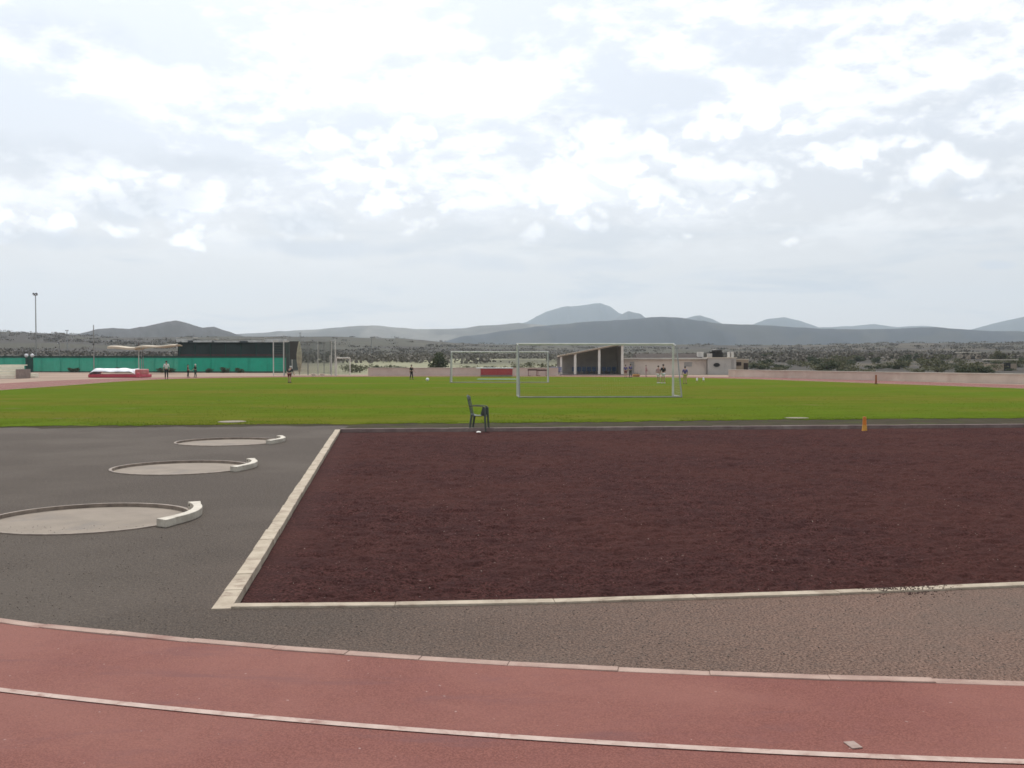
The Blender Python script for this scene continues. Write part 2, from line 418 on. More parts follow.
hill('mountain', [(930, 342), (970, 330), (1000, 322), (1022, 317), (1060, 308), (1110, 304), (1180, 316), (1300, 335)], 4700, 1300, (.06, .062, .055), 83, .4)

# ------------------------------------------------------------------ setting: track, asphalt, pit, grass
_n = np.array([(-3.32, 6.456), (-.64, 5.676), (.612, 5.44), (2.686, 5.215)])
_s = np.linalg.lstsq(np.c_[2 * _n, np.ones(4)], (_n ** 2).sum(1), rcond=None)[0]; CC = Vector((_s[0], _s[1])); CR0 = math.sqrt(_s[2] + _s[0] ** 2 + _s[1] ** 2)
CR0 = max(18.0, min(CR0, 26.0)); print('near curve', CC, CR0)
_q = np.array([.612, 5.44]) - np.array([CC.x, CC.y]); CC = Vector((.612, 5.44)) - Vector(_q / np.linalg.norm(_q)) * CR0
INNER = [(CC.x + CR0 * math.sin(R(d)), CC.y - CR0 * math.cos(R(d))) for d in range(-40, 34, 6)] + [(CC.x + CR0 * math.sin(R(32)) + 6.5, CC.y - CR0 * math.cos(R(32)) + 6.0), (29, 23), (33, 36), (33.3, 47), (30.5, 59.3), (26.6, 72), (23.6, 82), (20, 92), (12, 99.3), (0, 102.6),
         (-12, 102.6), (-21, 99.8), (-28, 94.2), (-30.8, 87), (-31.2, 79), (-29.9, 66), (-29, 56), (-28.4, 46), (-27.5, 36), (-26.8, 31), (-24.2, 26), (-20.4, 20.6), (-16.2, 16.0), (-12.6, 12.7)]
inner = [Vector((p.x, p.y)) for p in catmull([(a, b, 0) for a, b in INNER], 14, True)]
NI = len(inner)
nrm = []
for i in range(NI):
    d = inner[(i + 1) % NI] - inner[i - 1]
    nrm.append(Vector((d.y, -d.x)).normalized())      # counter-clockwise loop: outward normal
def ringpts(o): return [inner[i] + nrm[i] * o for i in range(NI)]
def ring_sheet(name, o0, o1, z, m):
    a, b = ringpts(o0), ringpts(o1); mb = MB()
    mb.add([(p.x, p.y, z) for p in a] + [(p.x, p.y, z) for p in b], [(i, (i + 1) % NI, NI + (i + 1) % NI, NI + i) for i in range(NI)])
    o = mb.build(name, m)
    return o
def flat(name, outer, holes, z, m):
    loops = [[Vector((p[0], p[1], 0)) for p in outer]] + [[Vector((p[0], p[1], 0)) for p in h] for h in holes]
    tris = tessellate_polygon(loops)
    vs = [(p.x, p.y, z) for l in loops for p in l]
    mb = MB(); mb.add(vs, [tuple(t) for t in tris])
    o = mb.build(name, m)
    bm = bmesh.new(); bm.from_mesh(o.data)
    for f in bm.faces:
        if f.normal.z < 0: f.normal_flip()
    bm.to_mesh(o.data); bm.free()
    return o

tag(ring_sheet('running_track', .07, 6.25, .006, M['track']), kind='structure')
for k in (1, 2, 3, 4):
    tag(ring_sheet('lane_line', .04 + 1.06 * k - .025, .04 + 1.06 * k + .025, .0105, M['line']), kind='structure')
def kerb_blocks(name, pts, width, z0, z1, m, length=.5, jit=.006, seed=1, side=1, gap=.006):
    """a row of butted kerb stones along pts; width lies to the right of travel (side=1) or left (-1)"""
    r_ = random.Random(seed); mb = MB()
    P = [Vector((p[0], p[1])) for p in pts]
    segs = []; acc = [0]
    for a, b in zip(P, P[1:]): acc.append(acc[-1] + (b - a).length)
    def on(s):
        s = min(max(s, 0), acc[-1] - 1e-6)
        for i in range(len(P) - 1):
            if s <= acc[i + 1]:
                t = (s - acc[i]) / max(acc[i + 1] - acc[i], 1e-9); d = (P[i + 1] - P[i]).normalized()
                return P[i].lerp(P[i + 1], t), d
    s = 0
    while s < acc[-1] - .02:
        L = length * r_.uniform(.8, 1.2); e = min(s + L, acc[-1])
        (a, da), (b, db) = on(s + gap / 2), on(e - gap / 2)
        na, nb = Vector((da.y, -da.x)) * side, Vector((db.y, -db.x)) * side
        o0, o1 = r_.uniform(-jit, jit), r_.uniform(-jit, jit); w0 = width + r_.uniform(-jit, jit); w1 = width + r_.uniform(-jit, jit)
        h0, h1 = z1 + r_.uniform(-jit, jit) * .8, z1 + r_.uniform(-jit, jit) * .8
        q = [a + na * o0, b + nb * o1, b + nb * (o1 + w1), a + na * (o0 + w0)]
        vs = [(p.x, p.y, z0) for p in q] + [(q[0].x, q[0].y, h0), (q[1].x, q[1].y, h1), (q[2].x, q[2].y, h1), (q[3].x, q[3].y, h0)]
        mb.add(vs, [(3, 2, 1, 0), (4, 5, 6, 7), (0, 1, 5, 4), (1, 2, 6, 5), (2, 3, 7, 6), (3, 0, 4, 7)])
        s = e
    return tag(mb.build(name, m, bevel=.006), kind='structure')
kerb_blocks('track_kerb', [tuple(p) for p in inner] + [tuple(inner[0])], .078, -.05, .011, M['kerbpink'], .55, .006, 3, 1, .0015)

# pit outline (inner faces of its kerbs)
SANDZ, KT = -.048, .018
PA, PB = Vector((-1.93, 6.86)), Vector((-4.17, 24.1))
front = [(-1.93, 6.86), (-.6, 6.905), (.8, 7.05), (2.3, 7.25), (3.83, 7.52), (7.0, 8.05), (12, 8.9), (20, 10.2)]
back = [(-4.17, 24.1), (4, 24.92), (13.4, 25.9), (23, 26.9)]
pit = front + back[::-1]
GL = [(-27.2, 23.2), (-13, 25.35), (-4.6, 26.3), (0, 26.75), (8.2, 28.2), (14.7, 28.9), (31.4, 31.5)]
CIRC = [gp(89, 518), gp(181.5, 467.6), gp(228, 441.8)]
CR = 1.025
def circ_poly(c, r, n=64): return [(c.x + r * math.cos(2 * math.pi * k / n), c.y + r * math.sin(2 * math.pi * k / n)) for k in range(n)]
outer = [(-44, -14), (46, -14), (46, 34.5)] + [(p[0], p[1] + .35) for p in GL[::-1]] + [(-44, 21)]
tag(flat('asphalt_apron', outer, [[(p[0], p[1]) for p in pit]] + [circ_poly(c, CR + .03) for c in CIRC], 0.0, M['asphalt']), kind='structure')
# kerbs: left, front, back (front and back butt against the left one)
lo = lambda p, q, t: (p[0] + (q[0] - p[0]) * t, p[1] + (q[1] - p[1]) * t)
dl = (PB - PA).normalized()
kerb_blocks('pit_kerb', [tuple(PA - dl * .115), tuple(PB + dl * .16)], .128, -.16, .006, M['kerb'], .55, .004, 5, -1, .0015)
kerb_blocks('pit_kerb', [(front[0][0] + .004, front[0][1])] + front[1:], .10, -.16, KT - .002, M['kerb'], 1.0, .004, 6, 1, .003)
kerb_blocks('pit_kerb', [(back[0][0] + .004, back[0][1])] + back[1:], .13, -.16, KT + .012, M['kerbback'], .6, .006, 8, -1)
# cinder surface: raked, footprinted
n_u, n_v = 760, 520
uu = np.linspace(0, 1, n_u); ww = np.linspace(0, 1, n_v) ** 1.35
fx = np.interp(uu, np.linspace(0, 1, 60), [p.x for p in catmull([(a, b, 0) for a, b in front], 60)][::int(60 * 7 / 59)][:60] if False else np.interp(np.linspace(0, 1, 60), np.linspace(0, 1, len(front)), [p[0] for p in front]))
u2 = np.linspace(front[0][0], front[-1][0], n_u); fyv = np.interp(u2, [p[0] for p in front], [p[1] for p in front])
b2 = np.linspace(back[0][0], back[-1][0], n_u); byv = np.interp(b2, [p[0] for p in back], [p[1] for p in back])
SX = u2[None, :] * (1 - ww[:, None]) + b2[None, :] * ww[:, None]
SY = fyv[None, :] * (1 - ww[:, None]) + byv[None, :] * ww[:, None]
nz = (fbm(SX * 2.6, SY * 4.6, 4, 51, .6) - .5) * .06 + (fbm(SX * 11, SY * 17, 3, 57, .6) - .5) * .066 + (fbm(SX * .35, SY * .35, 3, 59) - .5) * .07
edge = np.minimum(np.minimum(ww[:, None] * 17, (1 - ww[:, None]) * 17), np.minimum(uu[None, :] * 20, (1 - uu[None, :]) * 20))
SZ = SANDZ + nz * sstep(0, .5, edge) * np.ones_like(SX) - .012
tag(link('cinder_pit', grid_mesh('cinder_pit', np.stack([SX, SY, SZ], -1)), M['sand']), kind='structure')
# infield lawn
def yline(x): return np.interp(x, [p[0] for p in GL], [p[1] for p in GL])
gpts = [p for p in ringpts(-.35) if p.y > yline(p.x) + .3]
st = max(range(len(gpts)), key=lambda i: (gpts[i] - gpts[i - 1]).length)
gpts = gpts[st:] + gpts[:st]
rag = []
xs = np.linspace(GL[0][0] + .6, GL[-1][0] - .6, 900)
for x in xs: rag.append((x, float(yline(x)) + (float(fbm(x * 2.3, 3.0, 5, 77, .65)) - .5) * 1.0))
o = flat('lawn', [tuple(p) for p in gpts] + (rag if (Vector(rag[0]) - gpts[-1]).length < (Vector(rag[-1]) - gpts[-1]).length else rag[::-1]), [], .012, M['grass'])
tag(o, kind='structure')
vx = np.linspace(-26, 30, 700); NV = 7; VP = np.zeros((NV, 700, 3))
bk_ = np.interp(vx, [-4.6, -4.17, 4, 13.4, 23, 30], [0, 24.25, 25.07, 26.05, 27.05, 27.8])
for j in range(NV):
    lo_ = yline(vx) - .55 - (fbm(vx * 1.3, 9.0 + vx * 0, 5, 63, .6) - .4) * 1.0
    lo_ = np.where(vx > -4.15, bk_, lo_)
    VP[j, :, 0] = vx; VP[j, :, 1] = lo_ + (yline(vx) + .7 - lo_) * j / (NV - 1); VP[j, :, 2] = .005
tag(link('verge', grid_mesh('verge', VP), mat('verge_dirt', (.062, .048, .033), (.042, .038, .022), 1.6, 1.0, .4, 40, spec=.05, stain=(.055, .068, .016), sscale=1.1)), kind='structure')
# grass blades over the nearest part of the lawn
N = 80000
bx = nrg.uniform(-18, 21, N * 2); by = nrg.uniform(0, 1, N * 2) ** 2.3 * 36 + yline(bx) - .05
ed = (fbm(bx * 2.3, 3.0 + bx * 0, 5, 77, .65) - .5) * 1.0 + yline(bx)
keep = (np.abs(bx / by) < .60) & (by > ed - .22 + .35 * nrg.random(N * 2)) & (fbm(bx * .9, by * .9, 3, 91) > .36)
bx, by = bx[keep][:N], by[keep][:N]; N = len(bx)
hh = nrg.uniform(.012, .027, N) * (.7 + .8 * fbm(bx * .6, by * .6, 3, 93)); an = nrg.uniform(0, 2 * np.pi, N); w_ = nrg.uniform(.008, .016, N)
le = nrg.uniform(-.03, .03, (N, 2))
V = np.zeros((N, 3, 3))
V[:, 0, 0] = bx - np.cos(an) * w_; V[:, 0, 1] = by - np.sin(an) * w_; V[:, 1, 0] = bx + np.cos(an) * w_; V[:, 1, 1] = by + np.sin(an) * w_
V[:, :2, 2] = .010; V[:, 2, 0] = bx + le[:, 0]; V[:, 2, 1] = by + le[:, 1]; V[:, 2, 2] = hh
tag(link('grass_blades', np_mesh('grass_blades', V.reshape(-1, 3), np.arange(N * 3), 3), M['blade']), 'short green grass blades along the near edge of the lawn', 'grass', kind='stuff')
# loose grit and cinder lumps
def pebbles(name, pts, sizes, z, m, label, cat):
    base = np.array([[1, 0, 0], [-1, 0, 0], [0, 1, 0], [0, -1, 0], [0, 0, .7], [0, 0, -.7]]); fs = np.array([[0, 2, 4], [2, 1, 4], [1, 3, 4], [3, 0, 4], [2, 0, 5], [1, 2, 5], [3, 1, 5], [0, 3, 5]])
    n = len(pts); V = base[None] * sizes[:, None, None] * nrg.uniform(.6, 1.3, (n, 6, 3))
    V[..., 0] += pts[:, 0, None]; V[..., 1] += pts[:, 1, None]; V[..., 2] += (z + sizes * .3)[:, None]
    Fc = (fs[None] + (np.arange(n) * 6)[:, None, None]).reshape(-1)
    tag(link(name, np_mesh(name, V.reshape(-1, 3), Fc, 3), m), label, cat, kind='stuff')
n = 2600
n = 5200
q = np.stack([nrg.uniform(-5.5, 6.5, n), nrg.uniform(0, 1, n) ** 1.3 * 5 + 5.2], -1)
ins = []
for p in q:
    fy_ = np.interp(p[0], [a for a, _ in front], [b for _, b in front])
    iny = np.interp(p[0], [-8, -3.32, -.64, .612, 2.686, 6.5], [8.9, 6.456, 5.676, 5.44, 5.215, 5.3])
    ins.append(p[1] > iny + .03 and not (p[0] > -2.15 - (p[1] - 6.8) * .13 and p[1] > fy_ - .15))
q = q[np.array(ins)]
pebbles('loose_grit', q, nrg.uniform(.002, .0065, len(q)), np.zeros(len(q)) + .001, M['grit'], 'loose grit scattered over the asphalt strip before the cinder pit', 'grit')
n = 2600
i_, j_ = nrg.integers(4, n_u - 4, n), (nrg.random(n) ** 1.6 * (n_v - 10)).astype(int) + 4
pebbles('cinder_lumps', np.stack([SX[j_, i_], SY[j_, i_]], -1), nrg.uniform(.004, .010, n), SZ[j_, i_], M['cinder'], 'small dark red cinder lumps lying across the pit', 'cinders')
# cinders spilt over the front kerb
n = 420
c0 = gp(897, 588); sp = np.stack([nrg.normal(c0.x, .16, n), nrg.normal(c0.y - .06, .09, n)], -1)
fk = np.interp(sp[:, 0], [a for a, _ in front], [b for _, b in front])
zz = np.where((sp[:, 1] < fk - .002) & (sp[:, 1] > fk - .115), KT - .002, np.where(sp[:, 1] >= fk, SANDZ, 0.0))
pebbles('spilt_cinders', sp, nrg.uniform(.003, .008, n), zz, M['cinder'], 'dark cinders spilt over the front kerb of the pit', 'cinders')

# ------------------------------------------------------------------ shot put circles and stop boards
AX = R(7.2)
adj = ['nearest', 'middle', 'farthest']
rel = ['largest in view, nearest to the running track', 'between the two others', 'nearest to the lawn']
for i, c in enumerate(CIRC):
    t = empty('throwing_circle', (c.x, c.y, 0), 0, 'round sunken concrete throwing circle with pale rim, ' + rel[i], 'throwing circle', 'shot put circles on the asphalt')
    mb = MB(); mb.lathe([(CR, -.03), (.6, -.024), (.02, -.022), (0.0, -.022)], n=64, cap=False); mb.build('concrete_floor', M['concrete'], t, smooth=True)
    mb = MB(); mb.lathe([(CR, -.04), (CR, .012), (CR + .042, .012), (CR + .045, -.02)], n=96, cap=False); mb.build('rim', M['rim'], t)
    b = empty('stop_board', (c.x, c.y, 0), AX, ['white curved wooden stop board on the rim of the nearest throwing circle', 'white curved wooden stop board on the rim of the middle throwing circle', 'white curved wooden stop board on the rim of the circle by the lawn'][i], 'stop board', 'white stop boards')
    mb = MB(); n = 28; ri, hw = CR + .046, R(34)
    for k in range(n + 1):
        a = -hw + 2 * hw * k / n - .07
        ro = ri + .095 + .05 * max(0, abs(2 * k / n - 1) - .72) / .28
        ca, sa = math.cos(a), math.sin(a)
        mb.v += [(ri * ca, ri * sa, .0), (ro * ca, ro * sa, .0), (ro * ca, ro * sa, .080), (ri * ca, ri * sa, .084)]
    for k in range(n):
        for j in range(4): mb.f.append((k * 4 + j, (k + 1) * 4 + j, (k + 1) * 4 + (j + 1) % 4, k * 4 + (j + 1) % 4))
    mb.f += [(0, 1, 2, 3), (n * 4 + 3, n * 4 + 2, n * 4 + 1, n * 4)]
    mb.build('board', M['board'], b, bevel=.007)
    for a in (-27, 0, 27):
        mb = MB(); p = Vector((math.cos(R(a)), math.sin(R(a)), 0)); mb.tube(p * (ri - .008) + Vector((0, 0, .05)), p * (ri + .004) + Vector((0, 0, .05)), .013, .013, 10); mb.build('bolt', M['bolt'], b)

# concrete pads in the grass
for px, py, rx, ry, lab in ((232, 422.3, .36, .40, 'flat pale concrete pad in the grass edge beyond the throwing circles'), (797, 418.6, .34, .26, 'flat pale concrete pad in the grass beyond the pit')):
    p = gp(px, py); mb = MB()
    mb.prism([(rx * math.cos(k * math.pi / 10) * (1 + .08 * math.sin(k * 2.3)), ry * math.sin(k * math.pi / 10)) for k in range(20)], -.01, .026)
    o = mb.build('concrete_pad', M['concrete'], bevel=.01); o.location = p; tag(o, lab, 'concrete pad')

# small worn square patch on the track
p = gp(853, 747); mb = MB(); mb.box((0, 0, 0), (.05, .075, .004), .2); o = mb.build('track_patch', mat('patch', (.36, .27, .235), (.28, .2, .17), 20, .9)); o.location = (p.x, p.y, .0095); tag(o, kind='structure')

# ------------------------------------------------------------------ plastic chair
cp = gp(479.3, 431.2, -.07)
ch = empty('plastic_chair', (cp.x, cp.y, -.085), R(-9), 'dark green plastic garden armchair standing on the back kerb of the pit', 'chair')
ch.scale = (.70, .80, .97)
def curved_panel(cols, th):
    """cols: list of rows of points; thickness th along the y/normal"""
    mb = MB(); a = len(cols); b = len(cols[0])
    P = [[Vector(p) for p in r] for r in cols]
    nv = []
    for i in range(a):
        for j in range(b):
            du = P[min(i + 1, a - 1)][j] - P[max(i - 1, 0)][j]; dv = P[i][min(j + 1, b - 1)] - P[i][max(j - 1, 0)]
            nv.append(du.cross(dv).normalized())
    f = [P[i][j] + nv[i * b + j] * th / 2 for i in range(a) for j in range(b)]; g = [P[i][j] - nv[i * b + j] * th / 2 for i in range(a) for j in range(b)]
    o = a * b
    fs = []
    for i in range(a - 1):
        for j in range(b - 1):
            k = i * b + j; fs += [(k, k + 1, k + b + 1, k + b), (o + k + b, o + k + b + 1, o + k + 1, o + k)]
    for i in range(a - 1):
        k = i * b; fs.append((k, k + b, o + k + b, o + k)); k = i * b + b - 1; fs.append((k + b, k, o + k, o + k + b))
    for j in range(b - 1):
        k = j; fs.append((k + 1, k, o + k, o + k + 1)); k = (a - 1) * b + j; fs.append((k, k + 1, o + k + 1, o + k))
    mb.add(f + g, fs); return mb
# local frame: +x is the way the chair faces
seat = [[(.25 - .50 * i / 10, -.22 + .44 * j / 10, .43 + .018 * (abs(j - 5) / 5) ** 2 - .03 * math.sin(i / 10 * math.pi * .9) - (.03 if i == 0 else 0)) for j in range(11)] for i in range(11)]
curved_panel(seat, .012).build('seat', M['chair'], ch, smooth=True)
def bk(t, w):   # a point on the backrest: t up 0..1, w across -1..1
    return (-.235 - .15 * t - .05 * (1 - w * w) * .8, w * (.215 + .02 * t), .40 + .50 * t + (.045 * (1 - w * w) if t > .9 else 0))
mb = MB()
for w0, w1 in ((-1, -.82), (-.62, -.44), (-.27, -.09), (.09, .27), (.44, .62), (.82, 1)):
    s = curved_panel([[bk(t / 8, w0 + (w1 - w0) * j / 2) for j in range(3)] for t in range(9)], .012); mb.add(s.v, s.f)
for t0, t1 in ((.84, 1.0), (0, .14)):
    s = curved_panel([[bk(t0 + (t1 - t0) * t / 3, -1 + 2 * j / 16) for j in range(17)] for t in range(4)], .016); mb.add(s.v, s.f)
mb.build('backrest', M['chair'], ch, smooth=True)
for sy in (-1, 1):
    for fx_, zt in ((.24, .62), (-.22, .44)):
        mb = MB(); foot = Vector((fx_ + (.05 if fx_ > 0 else -.09), sy * .275, 0)); top = Vector((fx_, sy * .235, zt))
        for q in range(6):
            a, b_ = foot.lerp(top, q / 6), foot.lerp(top, (q + 1) / 6); r0 = .020 + .009 * q / 6
            mb.tube(a, b_, r0 * 1.65, (r0 + .0015) * 1.65, 6)
        mb.build('leg', M['chair'], ch)
    arm = [[(-.30 + .57 * i / 8, sy * (.235 + .03 * math.sin(i / 8 * math.pi)) + (j - 1.5) * .020, .665 - .012 * i / 8 + .012 * math.sin(i / 8 * 3.14) - (.035 if i == 8 else 0)) for j in range(4)] for i in range(9)]
    curved_panel(arm, .018).build('armrest', M['chair'], ch, smooth=True)
    ap = [[(.10 + .13 * i / 4, sy * .225, .44 + .2 * j / 4 * (1 if i > 1 else .25 + .3 * i)) for j in range(5)] for i in range(5)]
    curved_panel(ap, .010).build('side_panel', M['chair'], ch, smooth=True)
p = gp(478.5, 434.5, -.08); mb = MB()
mb.add([(-.07, -.04, 0), (.02, -.06, .012), (.09, -.03, .0), (.08, .05, .03), (-.02, .06, .05), (-.08, .03, .02)], [(0, 1, 4, 5), (1, 2, 3, 4)])
mb.add([(-.07, -.04, -.004), (.02, -.06, .008), (.09, -.03, -.004), (.08, .05, .026), (-.02, .06, .046), (-.08, .03, .016)], [(5, 4, 1, 0), (4, 3, 2, 1)])
o = mb.build('paper_scrap', M['paper']); o.scale = (.65, .7, .6); o.location = (p.x, p.y, SANDZ + .02); tag(o, 'crumpled white paper scrap on the cinders under the chair', 'litter')

# orange cone in the pit and others
def cone(px, py, h, r, label, m1, m2, zz=0.0, name='marker_cone', group=None):
    p = gp(px, py, zz); t = empty(name, p, .3, label, 'cone', group)
    mb = MB(); mb.box((0, 0, .0125 * h / .4), (r * 2.05, r * 2.05, .025 * h / .4)); mb.build('base', m2, t, bevel=.004)
    mb = MB(); mb.lathe([(r * .92, .024 * h / .4), (r * .76, h * .45)], n=20, cap=True); mb.build('lower_band', m2, t, smooth=False)
    mb = MB(); mb.lathe([(r * .70, h * .452), (r * .60, h * .93), (r * .52, h), (r * .1, h)], n=20); mb.build('body', m1, t)
    return t
cone(864.5, 431.6, .37, .07, 'orange marker cone with amber foot standing in the cinder pit', M['cone'], M['conelow'], -.075)
p = gp(876, 384.3); t = empty('marker_post', p, 0, 'thin rust orange marker post at the far edge of the lawn', 'post')
mb = MB(); mb.box((0, 0, .02), (.22, .22, .04)); mb.build('base', M['fencedark'], t)
mb = MB(); mb.tube((0, 0, .04), (0, 0, .66), .075, .06, 10); mb.build('post', mat('rust_orange', (.30, .10, .045)), t)

# ------------------------------------------------------------------ goals
def goal(px_l, px_r, py_base, depth, label, rz, netw=.11):
    """goal mouth faces away, net side towards the camera; local x along the goal line, -y back"""
    c = gp((px_l + px_r) / 2, py_base); W, Hh = 7.32, 2.44
    t = empty('football_goal', c, rz, label, 'goal', 'white football goals on the lawn')
    for s in (-1, 1):
        mb = MB(); mb.tube((s * W / 2, 0, 0), (s * W / 2, 0, Hh - .05), .05, .05, 12); mb.build('post', M['whitesteel'], t, smooth=False)
        mb = MB(); mb.path([(s * W / 2, -.06, Hh - .02), (s * W / 2, -.75, Hh - .08), (s * W / 2, -depth, .05)], .03, 8); mb.build('stanchion', M['dullsteel'], t)
        mb = MB(); mb.tube((s * W / 2, -.06, .035), (s * W / 2, -depth, .035), .035, .035, 8); mb.build('ground_bar', M['bar'], t)
    mb = MB(); mb.tube((-W / 2 - .05, 0, Hh), (W / 2 + .05, 0, Hh), .05, .05, 12); mb.build('crossbar', M['whitesteel'], t)
    mb = MB(); mb.tube((-W / 2 - .03, -depth, .035), (W / 2 + .03, -depth, .035), .038, .038, 8); mb.build('back_bar', M['bar'], t)
    mb = MB(); r_ = .0006
    A_, B_, C_ = Vector((0, -.06, Hh - .02)), Vector((0, -.75, Hh - .08)), Vector((0, -depth, .05))
    def prof(s):
        l1, l2 = (B_ - A_).length, (C_ - B_).length; d = s * (l1 + l2)
        return A_.lerp(B_, d / l1) if d < l1 else B_.lerp(C_, (d - l1) / l2)
    nx = int(W / netw); ns = int(3.2 / netw)
    for k in range(nx + 1):
        x = -W / 2 + W * k / nx
        pts = [prof(s / 6) + Vector((x, 0, 0)) for s in range(7)]
        for a, b in zip(pts, pts[1:]): mb.tube(a, b, r_, r_, 3, False)
    for k in range(1, ns): q = prof(k / ns); mb.tube(q + Vector((-W / 2, 0, 0)), q + Vector((W / 2, 0, 0)), r_, r_, 3, False)
    for s in (-1, 1):
        for k in range(1, int(depth / netw)):
            y = -netw * k
            top = Hh - .05 if y > -.75 else (Hh - .08) * (depth + y) / (depth - .75)
            mb.tube((s * W / 2, y, .04), (s * W / 2, y, max(top, .06)), r_ * 3, r_ * 3, 3, False)
        for k in range(1, int(Hh / netw)):
            z = netw * k; yy = -.75 - (depth - .75) * (1 - z / (Hh - .08))
            mb.tube((s * W / 2, 0, z), (s * W / 2, yy, z), r_ * 3, r_ * 3, 3, False)
    mb.build('net', M['net'], t)
    return t
goal(517.2, 673.8, 396.3, 1.9, 'large white football goal nearest the cinder pit, net side towards us', R(2.5))
g2 = goal(452.5, 547, 382.3, 1.9, 'farther white football goal in front of the red crash mat', R(0)); g2.scale = (1, 1, .95)

# ------------------------------------------------------------------ people
def skin_mesh(name, pts, edges, radii, mat_, parent, sub=1):
    me = bpy.data.meshes.new(name); me.from_pydata(pts, edges, [])
    o = bpy.data.objects.new(name, me); COL.objects.link(o)
    sk = o.modifiers.new('s', 'SKIN'); o.modifiers.new('u', 'SUBSURF').levels = sub
    ly = me.skin_vertices[0].data
    for i, r in enumerate(radii): ly[i].radius = r if isinstance(r, tuple) else (r, r)
    ly[0].use_root = True
    dg = bpy.context.evaluated_depsgraph_get()
    m2 = bpy.data.meshes.new_from_object(o.evaluated_get(dg))
    bpy.data.objects.remove(o); m2.name = name; m2.shade_smooth()
    return link(name, m2, mat_, parent)
def person(px, py, height, face, label, shirt, legs, cap=None, trousers=True, bend=0.0, stride=.06, arm=(.05, .05), group='people on and around the lawn', shoes='tgrey'):
    g = gp(px, py); t = empty('person', (g.x, g.y, .012), face, label, 'person', group)
    k = height / 1.75
    def P(x, y, z):           # bend the upper body forward (-y is the front)
        if bend and z > .95:
            v = Vector((0, y, z - .95)); v.rotate(Matrix.Rotation(bend, 3, 'X')); return (x * k, v.y * k, (v.z + .95) * k)
        return (x * k, y * k, z * k)
    V, E, Rr = [], [], []
    def ad(p, r, par=None):
        V.append(P(*p)); Rr.append((r * k, r * k) if not isinstance(r, tuple) else (r[0] * k, r[1] * k))
        if par is not None: E.append((par, len(V) - 1))
        return len(V) - 1
    pel = ad((0, 0, .95), (.13, .10)); wst = ad((0, 0, 1.10), (.115, .085), pel); chs = ad((0, .0, 1.32), (.145, .10), wst); nk = ad((0, .01, 1.48), .055, chs)
    hb = ad((0, -.005, 1.56), .068, nk); hm = ad((0, -.015, 1.645), (.082, .092), hb); ad((0, -.01, 1.725), .06, hm); ad((0, -.105, 1.61), .018, hm)
    arms = []
    for s, sw in ((-1, arm[0]), (1, arm[1])):
        sh = ad((s * .185, 0, 1.40), .055, chs); el = ad((s * .245, .02 - sw, 1.13), .042, sh); wr = ad((s * .255, -.06 - sw * 2.6, .90 + abs(sw) * .25), .028, el)
        hd = ad((s * .255, -.08 - sw * 3, .83 + abs(sw) * .25), .030, wr); arms.append((sh, el, wr))
        for q in range(4): ad((s * (.245 + .006 * q), -.075 - sw * 3.2 - .013 * q, .735 + abs(sw) * .25 + .012 * abs(q - 1.5)), .009, hd)
        ad((s * .235, -.125 - sw * 3, .80 + abs(sw) * .25), .009, hd)
    lg = []
    for s in (-1, 1):
        hp = ad((s * .092, 0, .88), .082, pel); kn = ad((s * .10, -.02 - s * stride * .4, .50), .055, hp); an_ = ad((s * .105, .02 - s * stride, .09), .038, kn); ad((s * .12, -.14 - s * stride, .035), .034, an_); lg.append((hp, kn, an_))
    skin_mesh('body', V, E, Rr, M['skin'], t)
    pts = {i: Vector(v) for i, v in enumerate(V)}
    # shirt
    sv = [pts[pel] * .85 + pts[wst] * .15, pts[wst], pts[chs], pts[chs].lerp(pts[nk], .72)]; se = [(0, 1), (1, 2), (2, 3)]; sr = [(.150 * k, .118 * k), (.135 * k, .105 * k), (.165 * k, .12 * k), (.075 * k, .07 * k)]
    for sh, el, wr in arms:
        sv += [pts[sh], pts[el]]; b0 = len(sv) - 2; se += [(2, b0), (b0, b0 + 1)]; sr += [(.07 * k, .07 * k), (.056 * k, .056 * k)]
    skin_mesh('shirt', [tuple(v) for v in sv], se, sr, M[shirt], t)
    lv = [pts[pel]]; le_ = []; lr = [(.145 * k, .115 * k)]
    for hp, kn, an_ in lg:
        b0 = len(lv); end = pts[an_] + Vector((0, 0, .03 * k)) if trousers else pts[kn] + Vector((0, 0, .05 * k))
        lv += [pts[hp], pts[kn] + Vector((0, 0, .06 * k)) if not trousers else pts[kn]]; lr += [(.097 * k, .097 * k), (.07 * k, .07 * k)]; le_ += [(0, b0), (b0, b0 + 1)]
        if trousers: lv.append(end); lr.append((.056 * k, .056 * k)); le_.append((b0 + 1, b0 + 2))
    skin_mesh('trousers' if trousers else 'shorts', [tuple(v) for v in lv], le_, lr, M[legs], t)
    hc = pts[hm] + Vector((0, .012 * k, .028 * k)); mb = MB(); mb.sphere(hc, .103 * k, 12, 8, .88)
    mb.v = [(x, y, max(z, hc.z - .012 * k - (.05 * k if y > hc.y else 0))) for x, y, z in mb.v]
    if cap: mb.box(hc + Vector((0, -.135 * k, .0)), (.15 * k, .12 * k, .014 * k)); mb.build('cap', M[cap], t, smooth=False)
    else: mb.build('hair', M['hair'], t, smooth=True)
    for hp, kn, an_ in lg:
        a = pts[an_]; mb = MB(); mb.box((a.x * 1.06, a.y - .06 * k, .037 * k), (.095 * k, .27 * k, .072 * k), taper=.8); mb.build('shoe', M[shoes], t, bevel=.015 * k)
    return t
person(166.5, 379.2, 1.62, R(200), 'person in white top and dark trousers before the green fence', 'twhite', 'tblack')
person(188, 377.4, 1.24, R(100), 'small person in dark red top beside the green fence', 'tred', 'tblack', arm=(.1, .02))
person(195.5, 377.4, 1.30, R(260), 'small person in dark green clothes and white cap by the fence', 'tgreen', 'tgreen', cap='twhite', arm=(.02, .1))
